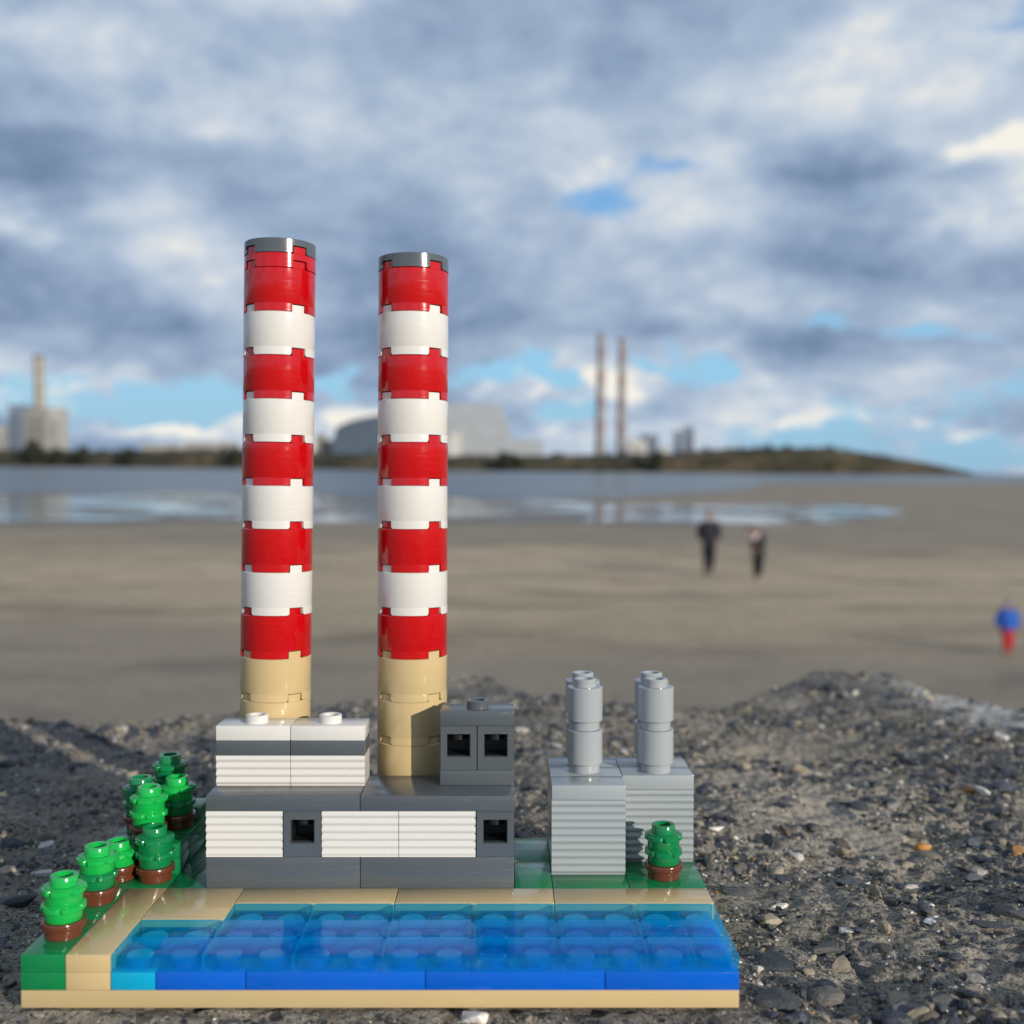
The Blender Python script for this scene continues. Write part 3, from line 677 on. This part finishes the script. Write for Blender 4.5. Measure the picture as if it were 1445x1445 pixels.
#@@BACKGROUND
# ------------------------------------------------------------------ beach, water, far shore
def sheet(name, pts_near, pts_far, z, mat, kind='structure', sub=1):
    # strip between two lists of ground points (same length)
    V = []; n_ = len(pts_near)
    for p in list(pts_near)+list(pts_far): V.append((p[0], p[1], z))
    F_ = [(i, i+1, n_+i+1, n_+i) for i in range(n_-1)]
    return tag(np_obj(name, V, F_, mat, smooth=False), kind=kind)
m, n, bs = newmat('beach_sand')
tcn = n.n('ShaderNodeTexCoord').outputs['Object']; sx = n.n('ShaderNodeSeparateXYZ'); n.t.links.new(tcn, sx.inputs[0])
mp = n.n('ShaderNodeMapping'); mp.inputs['Scale'].default_value = (.05, .16, 1); n.t.links.new(tcn, mp.inputs[0])
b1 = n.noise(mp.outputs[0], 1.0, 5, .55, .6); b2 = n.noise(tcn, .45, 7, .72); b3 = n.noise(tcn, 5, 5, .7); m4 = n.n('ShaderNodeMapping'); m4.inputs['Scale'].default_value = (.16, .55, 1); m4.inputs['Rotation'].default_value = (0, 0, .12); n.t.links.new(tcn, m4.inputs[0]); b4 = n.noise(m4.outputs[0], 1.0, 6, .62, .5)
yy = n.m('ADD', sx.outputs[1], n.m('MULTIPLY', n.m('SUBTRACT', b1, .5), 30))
sand_dark = n.m('MAXIMUM', n.m('ADD', n.ss(yy, 25, 13, 0, .95), n.m('MULTIPLY', n.ss(b1, .5, .68), .45)), n.m('MULTIPLY', n.ss(yy, 30, 46), .8))  # near sand and streaks darker; wet band towards the water
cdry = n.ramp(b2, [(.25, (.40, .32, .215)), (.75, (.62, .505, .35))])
cdark = n.ramp(b2, [(.25, (.25, .205, .15)), (.75, (.345, .285, .205))])
c = n.mix(sand_dark, cdry, cdark); c = n.mix(n.m('MULTIPLY', n.ss(b4, .5, .66), .6), c, (.16, .135, .10, 1)); c = n.mix(n.m('MULTIPLY', n.ss(b3, .48, .7), .45), c, (.12, .11, .095, 1))
n.t.links.new(c, bs.inputs['Base Color']); n.t.links.new(n.ss(sand_dark, .3, 1, .95, .62), bs.inputs['Roughness']); bs.inputs['Specular IOR Level'].default_value = .25
bp = n.n('ShaderNodeBump'); bp.inputs['Strength'].default_value = .6; bp.inputs['Distance'].default_value = .03
n.t.links.new(n.m('ADD', b2, n.m('MULTIPLY', b3, .4)), bp.inputs['Height']); n.t.links.new(bp.outputs[0], bs.inputs['Normal']); M['sand'] = m
gx = np.concatenate([np.arange(-3000, -60, 140.), np.arange(-60, 60, 1.5), np.arange(60, 3001, 140.)]); gy = np.concatenate([[-300, -60, -20], np.arange(-6, 80, 1.2), np.arange(85, 1500, 60), [1550]])
X_, Y_ = np.meshgrid(gx, gy); Z_ = np.where((Y_ > 4) & (Y_ < 60) & (abs(X_) < 60), (vnoise(X_/9, Y_/3.5, 31)*.05+vnoise(X_/3, Y_/1.6, 32)*.05)*np.clip((48-Y_)/8, 0, 1), 0)-.0
I = np.arange(X_.size).reshape(X_.shape); F = np.stack([I[:-1, :-1], I[:-1, 1:], I[1:, 1:], I[1:, :-1]], -1).reshape(-1, 4)
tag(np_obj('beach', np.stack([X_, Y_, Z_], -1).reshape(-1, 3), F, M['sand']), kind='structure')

def water_mat(name, rough, col, patchy, strength, mask=None):
    m, n, bs = newmat(name); tcn = n.n('ShaderNodeTexCoord').outputs['Object']
    mp = n.n('ShaderNodeMapping'); mp.inputs['Scale'].default_value = (.5, 1.6, 1); n.t.links.new(tcn, mp.inputs[0])
    bp = n.n('ShaderNodeBump'); bp.inputs['Strength'].default_value = strength; bp.inputs['Distance'].default_value = .05
    n.t.links.new(n.noise(mp.outputs[0], 1.4, 5, .6), bp.inputs['Height']); n.t.links.new(bp.outputs[0], bs.inputs['Normal'])
    if patchy:
        m2 = n.n('ShaderNodeMapping'); m2.inputs['Scale'].default_value = (.13, .12, 1); n.t.links.new(tcn, m2.inputs[0])
        v = n.noise(m2.outputs[0], 1.0, 5, .6, .5); k = n.ss(v, .46, .52)
        n.t.links.new(n.mix(k, (*col, 1), (.20, .175, .145, 1)), bs.inputs['Base Color']); n.t.links.new(n.ss(k, 0, 1, rough, .5), bs.inputs['Roughness'])
    else: bs.inputs['Base Color'].default_value = (*col, 1); bs.inputs['Roughness'].default_value = rough
    bs.inputs['IOR'].default_value = 1.33
    return m
M['sea'] = water_mat('sea_water', .30, (.10, .115, .13), False, .5)
M['shallow'] = water_mat('tidal_water', .07, (.09, .095, .10), True, .05)
NE = [(-900, 694), (-200, 694), (300, 696), (560, 700), (760, 704), (880, 702), (960, 697), (1040, 692), (1068, 688), (1076, 682), (1200, 681.5), (1445, 681.5), (1800, 684), (2400, 689)]
near = [gp(*p) for p in NE]
sheet('sea', near, [(p[0]/p[1]*26000, 26000) for p in near], .04, M['sea'])
UP = [(-900, 694.3), (-200, 694.3), (0, 695), (300, 696.3), (560, 700.3), (760, 704.3), (880, 711), (1000, 714), (1150, 713), (1230, 716), (1275, 722)]
LO = [(-900, 731), (-200, 734), (60, 742), (300, 736), (560, 738), (760, 738), (880, 740), (1000, 741), (1150, 739), (1230, 733), (1275, 723)]
sheet('tide_pool', [gp(*p) for p in LO], [gp(*p) for p in UP], .03, M['shallow'])

def horizon(px): return 655.6+.00925*px
def at_dist(px, D):                  # lateral position of a bearing at distance D
    d = px_dir(px, horizon(px)); return d.x/d.y*D
def elev(py, px, D): return CAMH+(horizon(px)-py)/FPX*D*1.0
LP = [(-1200, 628), (-500, 630), (-100, 629), (0, 631), (60, 632), (150, 634), (250, 632), (340, 631), (450, 637), (560, 640), (760, 640), (940, 637), (1000, 632), (1060, 629), (1100, 628), (1150, 629), (1200, 633), (1250, 641), (1300, 649), (1350, 659), (1385, 669)]
lpx = np.array([p[0] for p in LP], float); lpy = np.array([p[1] for p in LP], float)
us = np.linspace(-1200, 1385, 420); vsn = np.linspace(0, 1, 14); V = []
for vi in vsn:
    D = 1500+vi*260
    for u in us:
        top = elev(np.interp(u, lpx, lpy), u, 1560)-3
        prof = math.sin(min(vi*3.2, 1)*math.pi/2)**.7*(1 if vi < .75 else (1-vi)/.25)
        nz = mnoise.noise(Vector((u/14, vi*9, 0)))*3+mnoise.noise(Vector((u/4.5, vi*20, 4)))*1.5
        V.append((at_dist(u, D), D, max((top+nz)*prof, 0) + (.0 if vi else -1)))
nu = len(us); I = np.arange(len(V)).reshape(14, nu); F = np.stack([I[:-1, :-1], I[:-1, 1:], I[1:, 1:], I[1:, :-1]], -1).reshape(-1, 4)
M['scrubland'] = rough_mat('scrubland', [(.30, (.014, .016, .009)), (.46, (.04, .036, .018)), (.60, (.085, .066, .036)), (.74, (.13, .10, .06))], .018, rough=1, dist=2, mscale=(1, .4, 2.5))
tag(np_obj('headland', V, F, M['scrubland']), kind='structure')
M['leaf'] = rough_mat('leaf', [(.3, (.006, .010, .005)), (.7, (.024, .030, .012))], .25, rough=.9, dist=.8)
M['bark'] = rough_mat('bark', [(.3, (.04, .03, .02)), (.7, (.09, .07, .05))], .6, rough=.9)
bv, bf = ico(2)
def clump(cx, cy, cz, R_, k, flatz=.8):
    Vv, Ff = [], []; off = 0
    for _ in range(k):
        d = rng.normal(size=3); d /= np.linalg.norm(d); r = R_*rng.uniform(.25, .85)
        c = np.array([cx, cy, cz])+d*r*np.array([1, .7, flatz]); s = R_*rng.uniform(.16, .34)
        q = bv*s*(1+rng.normal(0, .16, (len(bv), 1))); Vv.append(q+c); Ff.append(bf+off); off += len(bv)
    return np.concatenate(Vv), np.concatenate(Ff)
Vs, Fs, off = [], [], 0
for i in range(620):
    u = rng.uniform(-400, 1330); D = rng.uniform(1505, 1600); R_ = rng.uniform(3, 8)*(1 if u < 1200 else .5)
    top = elev(np.interp(u, lpx, lpy), u, 1560); z = (top-3)*min((D-1500)/85, 1)**.6*rng.uniform(.8, 1.12)
    v_, f_ = clump(at_dist(u, D), D, z, R_, 7, .6); Vs.append(v_); Fs.append(f_+off); off += len(v_)
tag(np_obj('scrub', np.concatenate(Vs), np.concatenate(Fs), M['leaf']), 'dark scrub and low bushes along the far shore', 'scrub', kind='stuff')
def shore_tree(px, pytop, wpx, label, D=1498):
    x = at_dist(px, D); h = elev(pytop, px, D)*1.0; R_ = wpx/FPX*D/2
    t_ = empty('shore_tree', Matrix.Translation((x, D, 0))); tag(t_, label, 'tree', 'dark trees on the far shore')
    bm = bmesh.new(); add_lathe(bm, 0, 0, [(R_*.12/MM, 0), (R_*.08/MM, h*.5/MM), (R_*.03/MM, h*.85/MM)], 10, o=Vector((0, 0, 0)))
    link('trunk', bm, M['bark'], t_)
    v_, f_ = clump(0, 0, h*.55, R_, 46, min(1.0, h*.45/R_)); np_obj('crown', v_, f_, M['leaf'], t_)
shore_tree(50, 621, 34, 'dark bushy tree on the far shore, below the foot of the pale stack')
shore_tree(82, 628, 26, 'smaller dark tree on the far shore, just right of the one below the pale stack')
shore_tree(115, 628, 28, 'low wide dark tree on the far shore, right of the pale industrial blocks')
shore_tree(183, 627, 28, 'lone round dark tree on the far shore halfway to the left toy chimney')
shore_tree(332, 624, 26, 'dark tree on the far shore just left of the taller toy chimney')
shore_tree(718, 638, 40, 'dark tree on the far shore in front of the low wing of the silver plant')
shore_tree(925, 636, 30, 'dark tree on the far shore below the small white station building')

def flat(name, c, rough=.6): 
    return rough_mat(name, [(.35, tuple(x*.86 for x in c)), (.65, tuple(min(x*1.1, 1) for x in c))], .09, rough=rough, bump=.1)
M['b_pale'] = flat('pale_cladding', (.42, .42, .39)); M['b_grey'] = flat('warm_grey_cladding', (.27, .265, .235)); M['b_blue'] = flat('blue_grey_cladding', (.17, .21, .28)); M['b_tan'] = flat('weathered_concrete_wall', (.33, .29, .22))
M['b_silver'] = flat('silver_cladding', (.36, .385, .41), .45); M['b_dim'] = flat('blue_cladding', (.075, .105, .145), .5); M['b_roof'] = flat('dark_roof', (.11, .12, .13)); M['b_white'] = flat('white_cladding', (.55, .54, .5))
M['b_glass'] = flat('window_band', (.05, .06, .08), .2)
def wbox(bm, x0, x1, y0, y1, z0, z1, bev=0.0):
    vs = [bm.verts.new((x, y, z)) for z in (z0, z1) for x, y in ((x0, y0), (x1, y0), (x1, y1), (x0, y1))]
    for f in ((0, 3, 2, 1), (4, 5, 6, 7), (0, 1, 5, 4), (1, 2, 6, 5), (2, 3, 7, 6), (3, 0, 4, 7)): bm.faces.new([vs[i] for i in f])
def wobj(name, mat, parent, *bxs):
    bm = bmesh.new()
    for q in bxs: wbox(bm, *q)
    return link(name, bm, M[mat], parent, smooth=0)
def building(name, label, cat, blocks, D, group=None):
    # blocks: (px0, px1, pytop, material, depth)
    xc = at_dist((blocks[0][0]+blocks[0][1])/2, D); t_ = empty(name, Matrix.Translation((xc, D, 3))); tag(t_, label, cat, group)
    for i, (p0, p1, pt, mt, dep) in enumerate(blocks):
        x0, x1 = at_dist(p0, D)-xc, at_dist(p1, D)-xc; h = elev(pt, (p0+p1)/2, D)-3; y0 = i*1.7
        w = wobj('wall', mt, t_, (x0, x1, y0, y0+dep, 0, h))
        wobj('roof', 'b_roof', w, (x0-.4, x1+.4, y0-.4, y0+dep+.4, h+.01, h+1.2))
        wobj('window', 'b_glass', w, *[(x0+(x1-x0)*(.12+.2*k), x0+(x1-x0)*(.12+.2*k)+(x1-x0)*.06, y0-.25, y0-.02, h*.25, h*.85) for k in range(4)])
    return t_
def stack(name, px, ptop, wtop, wbot, D, label, bands, cat='chimney', group=None, base=3):
    x = at_dist(px, D); h = elev(ptop, px, D)-base; t_ = empty(name, Matrix.Translation((x, D, base))); tag(t_, label, cat, group)
    nb = len(bands); o = Vector((0, 0, 0))
    for i, mt in enumerate(bands):
        z0, z1 = h*i/nb, h*(i+1)/nb; r0, r1 = wbot+(wtop-wbot)*i/nb, wbot+(wtop-wbot)*(i+1)/nb; bm = bmesh.new()
        add_lathe(bm, 0, 0, [(r0/MM, z0/MM), (r1/MM, z1/MM)], 32, o=o); link('shaft' if nb < 3 else 'band', bm, M[mt], t_)
    bm = bmesh.new(); add_lathe(bm, 0, 0, [((wtop*1.12)/MM, (h-2.5)/MM), ((wtop*1.12)/MM, (h+1)/MM), (wtop*.7/MM, (h+1)/MM), (wtop*.7/MM, (h-3)/MM), (0, (h-3)/MM)], 32, o=o); link('rim', bm, M['b_roof'], t_)
    bm = bmesh.new(); add_lathe(bm, 0, 0, [(wbot*1.5/MM, 0), (wbot*1.5/MM, 4/MM), (wbot/MM, 6/MM)], 32, o=o); link('foot', bm, M['b_tan'], t_)
M['c_red'] = flat('hazed_red_paint', (.235, .165, .15)); M['c_white'] = flat('hazed_white_paint', (.28, .265, .26)); M['c_con'] = flat('grey_stack_concrete', (.24, .235, .22))  # distance haze put into the muted red and white
bd = ['c_con']*3+['c_red', 'c_white']*4
bd = [M and x for x in bd]
stack('far_chimney', 846, 473, 6.0, 8.4, 1850, 'left one of the two real tall striped chimneys on the far shore', bd, group='real power station chimneys')
stack('far_chimney', 876, 479, 6.0, 8.2, 1870, 'right one of the two real tall striped chimneys, nearer the small station building', bd, group='real power station chimneys')
stack('pale_stack', 56, 503, 7.0, 8.6, 1690, 'thick cream coloured stack rising behind pale blocks at the far left', ['b_tan', 'b_tan'])
building('boiler_house', 'pale industrial blocks with a blue-grey panel at the foot of the cream stack', 'building', [(12, 34, 573, 'b_blue', 30), (34, 66, 577, 'b_grey', 30), (66, 84, 578, 'b_pale', 30), (-22, 11, 601, 'b_pale', 24)], 1650)
building('storage_building', 'small beige tower block seen between the toy chimney and the silver plant', 'building', [(445, 457, 614, 'b_tan', 18), (457, 466, 622, 'b_pale', 18)], 1700)
building('station_building', 'white station building with a dark raised roof, right of the two real chimneys', 'building', [(886, 912, 622, 'b_white', 24), (905, 929, 614, 'b_blue', 20), (929, 945, 632, 'b_white', 20)], 1720)
building('silo_tower', 'pair of slim grey towers on the far shore right of the white station building', 'tower', [(952, 962, 609, 'b_blue', 14), (966, 979, 603, 'b_blue', 14)], 1760)
for k, (p0, p1, pt, lb) in enumerate([(200, 262, 628, 'long low grey shed on the far shore left of the taller toy chimney'), (262, 330, 625, 'second low pale shed, right of the long grey one on the far shore')]):
    building('low_shed', lb, 'building', [(p0, p1, pt, 'b_pale' if k else 'b_pale', 30)], 1720)
# the silver plant with its curved sloping shell
D = 1680; pr = [(470, 655), (470, 622), (476, 602), (500, 593), (534, 586), (560, 581), (600, 574), (640, 570.5), (690, 570.5), (706, 573), (712, 590), (722, 619), (722, 655)]
xc = at_dist(600, D); wp = empty('silver_plant', Matrix.Translation((xc, D, 3))); tag(wp, 'large silver waste plant with a sloping shell, behind the shorter toy chimney', 'building')
def shell(name, mt, pts, y0, dep, taper):
    bm = bmesh.new(); P3 = [(at_dist(a, D)-xc, max(elev(q, a, D)-3, 0)) for a, q in pts]
    A = [bm.verts.new((x, y0, z)) for x, z in P3]; B = [bm.verts.new((x*.98, y0+dep, z*taper)) for x, z in P3]
    bm.faces.new(A); bm.faces.new(B[::-1])
    for i in range(len(A)): j = (i+1) % len(A); bm.faces.new((A[j], A[i], B[i], B[j]))
    bmesh.ops.recalc_face_normals(bm, faces=bm.faces); return link(name, bm, M[mt], wp, smooth=0)
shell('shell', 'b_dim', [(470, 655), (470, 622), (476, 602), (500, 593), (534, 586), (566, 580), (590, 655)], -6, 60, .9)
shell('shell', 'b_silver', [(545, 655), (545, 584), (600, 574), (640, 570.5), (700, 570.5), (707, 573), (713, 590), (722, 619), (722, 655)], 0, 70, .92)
wobj('annexe', 'b_silver', wp, (at_dist(722, D)-xc+.2, at_dist(766, D)-xc, 2, 40, 0, elev(621, 740, D)-3))
wobj('door_panel', 'b_white', wp, (at_dist(632, D)-xc, at_dist(650, D)-xc, -1.2, -.2, 0, elev(612, 640, D)-3))

# ------------------------------------------------------------------ people on the sand
def fabric(name, c): return rough_mat(name, [(.3, tuple(x*.8 for x in c)), (.7, c)], 14, rough=.85, bump=.4, dist=.01, bscale=30)
M['skin'] = rough_mat('skin', [(.3, (.45, .26, .19)), (.7, (.52, .31, .23))], 20, rough=.6, bump=.05, dist=.002)
M['hair'] = rough_mat('hair', [(.3, (.03, .018, .012)), (.7, (.07, .04, .025))], 60, rough=.7, dist=.004)
M['navy'] = fabric('navy_cloth', (.012, .014, .024)); M['dtrs'] = fabric('dark_trousers', (.018, .019, .026)); M['pink'] = fabric('pale_pink_cloth', (.85, .68, .66))
M['rblue'] = fabric('royal_blue_cloth', (.015, .10, .48)); M['rred'] = fabric('red_cloth', (.50, .03, .03)); M['shoe'] = fabric('shoe', (.03, .03, .03)); M['pshoe'] = fabric('pale_boots', (.35, .32, .28))
DG = None
def skin(name, verts, edges, radii, mat, parent, root=0, sub=2):
    me = bpy.data.meshes.new(name); me.from_pydata([Vector(v_) for v_ in verts], edges, [])
    o = bpy.data.objects.new(name, me); COL.objects.link(o)
    md = o.modifiers.new('skin', 'SKIN'); md.use_smooth_shade = True; o.modifiers.new('sub', 'SUBSURF').levels = sub
    sv = me.skin_vertices[0].data
    for i, r in enumerate(radii): sv[i].radius = (r if isinstance(r, tuple) else (r, r)); sv[i].use_root = (i == root)
    bpy.context.view_layer.update()
    me2 = bpy.data.meshes.new_from_object(o.evaluated_get(bpy.context.evaluated_depsgraph_get()))
    bpy.data.objects.remove(o); me2.materials.clear(); me2.materials.append(M[mat]); me2.name = name
    me2.polygons.foreach_set('use_smooth', [True]*len(me2.polygons))
    o2 = bpy.data.objects.new(name, me2); COL.objects.link(o2)
    if parent: o2.parent = parent
    return o2
def person(px, pyfeet, H, J, label, top, legs, shoes, hat=None, yaw=0., coat=1.0, shawl=None, hood=None):
    # J: joints as fractions of height
    g = gp(px, pyfeet); g.z = 0
    T = {k: Vector(v_)*H for k, v_ in J.items()}
    V, E, R_ = [], [], []
    def add(p, r, frm=None):
        V.append(p); R_.append(tuple(x*H for x in r) if isinstance(r, tuple) else r*H); i = len(V)-1
        if frm is not None: E.append((frm, i))
        return i
    pel = add(T['pelvis'], (.085, .06)); ch = add(T['chest'], (.095, .065), pel); nk = add(T['neck'], .032, ch)
    hdir = (T['head']-T['neck']).normalized(); fwd = Vector(J.get('face', (0, -1, 0))).normalized()
    jaw = add(T['neck'].lerp(T['head'], .45)+fwd*.012*H, (.04, .042), nk); hd = add(T['head'], (.048, .055), jaw); add(T['head']+hdir*.045*H, .032, hd)
    add(T['head']-hdir*.012*H+fwd*.062*H, .007, hd)
    for s_, L in ((1, 'L'), (-1, 'R')):
        sh = add(T['sh'+L], .042, ch); eb = add(T['el'+L], .026, sh); wr = add(T['wr'+L], .017, eb)
        pd = (T['wr'+L]-T['el'+L]).normalized(); palm = add(T['wr'+L]+pd*.035*H, (.02, .012), wr); side = Vector((0, 1, 0))
        for q, (off_, ln) in enumerate(((-.018, .035), (-.006, .043), (.006, .04), (.018, .03))):
            a_ = add(T['wr'+L]+pd*.055*H+side*off_*H, .0055, palm); add(T['wr'+L]+pd*(.055+ln)*H+side*off_*1.2*H, .005, a_)
        a_ = add(T['wr'+L]+pd*.03*H+side*-.028*H, .006, wr); add(T['wr'+L]+pd*.055*H+side*-.036*H, .005, a_)
        hp = add(T['hip'+L], .06, pel); kn = add(T['kn'+L], .038, hp); an = add(T['an'+L], .025, kn); add(T['an'+L]+fwd*.07*H+Vector((0, 0, -.018*H)), (.024, .016), an)
    body = skin('person', V, E, R_, 'skin', None)
    body.location = g; body.rotation_euler = (0, 0, yaw); tag(body, label, 'person')
    k = coat
    cv = [T['pelvis']+Vector((0, 0, -.05*H)), T['pelvis'], T['pelvis'].lerp(T['chest'], .5), T['chest'], T['neck']-hdir*.01*H]; ce = [(0, 1), (1, 2), (2, 3), (3, 4)]
    cr = [(.108*H*k, .082*H*k), (.105*H*k, .08*H*k), (.10*H*k, .078*H*k), (.108*H*k, .082*H*k), (.045*H, .045*H)]
    for L in 'LR':
        i = len(cv); cv += [T['sh'+L], T['el'+L], T['wr'+L]]; ce += [(3, i), (i, i+1), (i+1, i+2)]; cr += [.056*H*k, .04*H*k, .03*H*k]
    skin('jacket', cv, ce, cr, top, body)
    cv = [T['pelvis']+Vector((0, 0, .01*H))]; ce = []; cr = [(.095*H, .072*H)]
    for L in 'LR':
        i = len(cv); cv += [T['hip'+L], T['kn'+L], T['an'+L]+Vector((0, 0, .02*H))]; ce += [(0, i), (i, i+1), (i+1, i+2)]; cr += [.07*H, .05*H, .036*H]
    skin('trousers', cv, ce, cr, legs, body)
    for L in 'LR':
        a_ = T['an'+L]; skin('shoe', [a_+Vector((0, 0, .02*H)), a_+Vector((0, 0, -.008*H)), a_+fwd*.045*H+Vector((0, 0, -.014*H)), a_+fwd*.085*H+Vector((0, 0, -.017*H))], [(0, 1), (1, 2), (2, 3)], [.03*H, .032*H, .026*H, .022*H], shoes, body, sub=1)
    for s_ in (-1, 1):
        sd = hdir.cross(fwd).normalized(); bm = bmesh.new(); bmesh.ops.create_uvsphere(bm, u_segments=10, v_segments=8, radius=.006*H)
        e_ = link('eye', bm, M['shoe'], body); e_.location = T['head']+hdir*.002*H+fwd*.056*H+sd*s_*.017*H
    bk = T['head']-fwd*.014*H
    skin('hat' if hat else 'hair', [bk-hdir*.03*H, bk+hdir*.02*H, bk+hdir*.05*H+fwd*.008*H], [(0, 1), (1, 2)], [(.05*H, .05*H), (.062*H, .064*H), (.042*H, .045*H)], hat or 'hair', body)
    if shawl: skin('shawl', [T['shL'], T['chest'].lerp(T['neck'], .6), T['shR'], T['neck']+Vector((.02*H, -.02*H, .01*H))], [(0, 1), (1, 2), (1, 3)], [.12*H, .15*H, .12*H, .09*H], shawl, body, root=1)
    if hood: skin('hood', [T['neck']-fwd*.03*H, T['neck']-fwd*.055*H+hdir*.03*H], [(0, 1)], [(.06*H, .05*H), (.05*H, .04*H)], hood, body)
    return body
stand = dict(pelvis=(0, 0, .53), chest=(0, 0, .72), neck=(0, 0, .845), head=(0, -.008, .925), face=(-.2, -1, -.05), shL=(.105, 0, .80), elL=(.165, .03, .655), wrL=(.115, .0, .56), shR=(-.105, 0, .80), elR=(-.165, .03, .655), wrR=(-.115, .0, .56),
             hipL=(.045, 0, .50), knL=(.048, -.03, .28), anL=(.05, .05, .045), hipR=(-.045, 0, .50), knR=(-.05, -.02, .28), anR=(-.055, -.06, .045))
person(1000, 812, 1.74, stand, 'adult in a navy jacket and dark trousers standing on the sand with hands in pockets', 'navy', 'dtrs', 'shoe', coat=1.2)
bend = dict(pelvis=(.03, 0, .53), chest=(-.01, -.04, .705), neck=(-.085, -.08, .80), head=(-.15, -.11, .85), face=(-.6, -.7, -.6), shL=(.06, -.12, .76), elL=(.02, -.20, .64), wrL=(-.05, -.24, .55), shR=(-.06, .05, .76), elR=(-.04, .02, .62), wrR=(-.04, -.08, .54),
            hipL=(.065, -.03, .50), knL=(.055, -.06, .28), anL=(.05, .0, .045), hipR=(.0, .03, .50), knR=(-.01, .02, .28), anR=(.01, .08, .045))
person(1067, 820, 1.55, bend, 'person in dark clothes with a pale pink shawl, leaning forward beside the adult in navy', 'navy', 'dtrs', 'pshoe', coat=1.15, shawl='pink')
kid = dict(pelvis=(0, 0, .46), chest=(0, 0, .63), neck=(0, 0, .75), head=(-.01, -.01, .86), face=(-.15, -1, -.1), shL=(.11, 0, .71), elL=(.15, .0, .58), wrL=(.15, -.05, .48), shR=(-.11, 0, .71), elR=(-.17, 0, .60), wrR=(-.19, -.03, .50),
           hipL=(.05, 0, .43), knL=(.055, -.03, .25), anL=(.05, .02, .045), hipR=(-.05, 0, .43), knR=(-.05, -.04, .25), anR=(-.045, -.02, .045))
kb = person(1421, 924, .92, kid, 'small child in a blue hooded coat and red trousers on the sand', 'rblue', 'rred', 'shoe', hat='rblue', coat=1.5, hood='rblue')
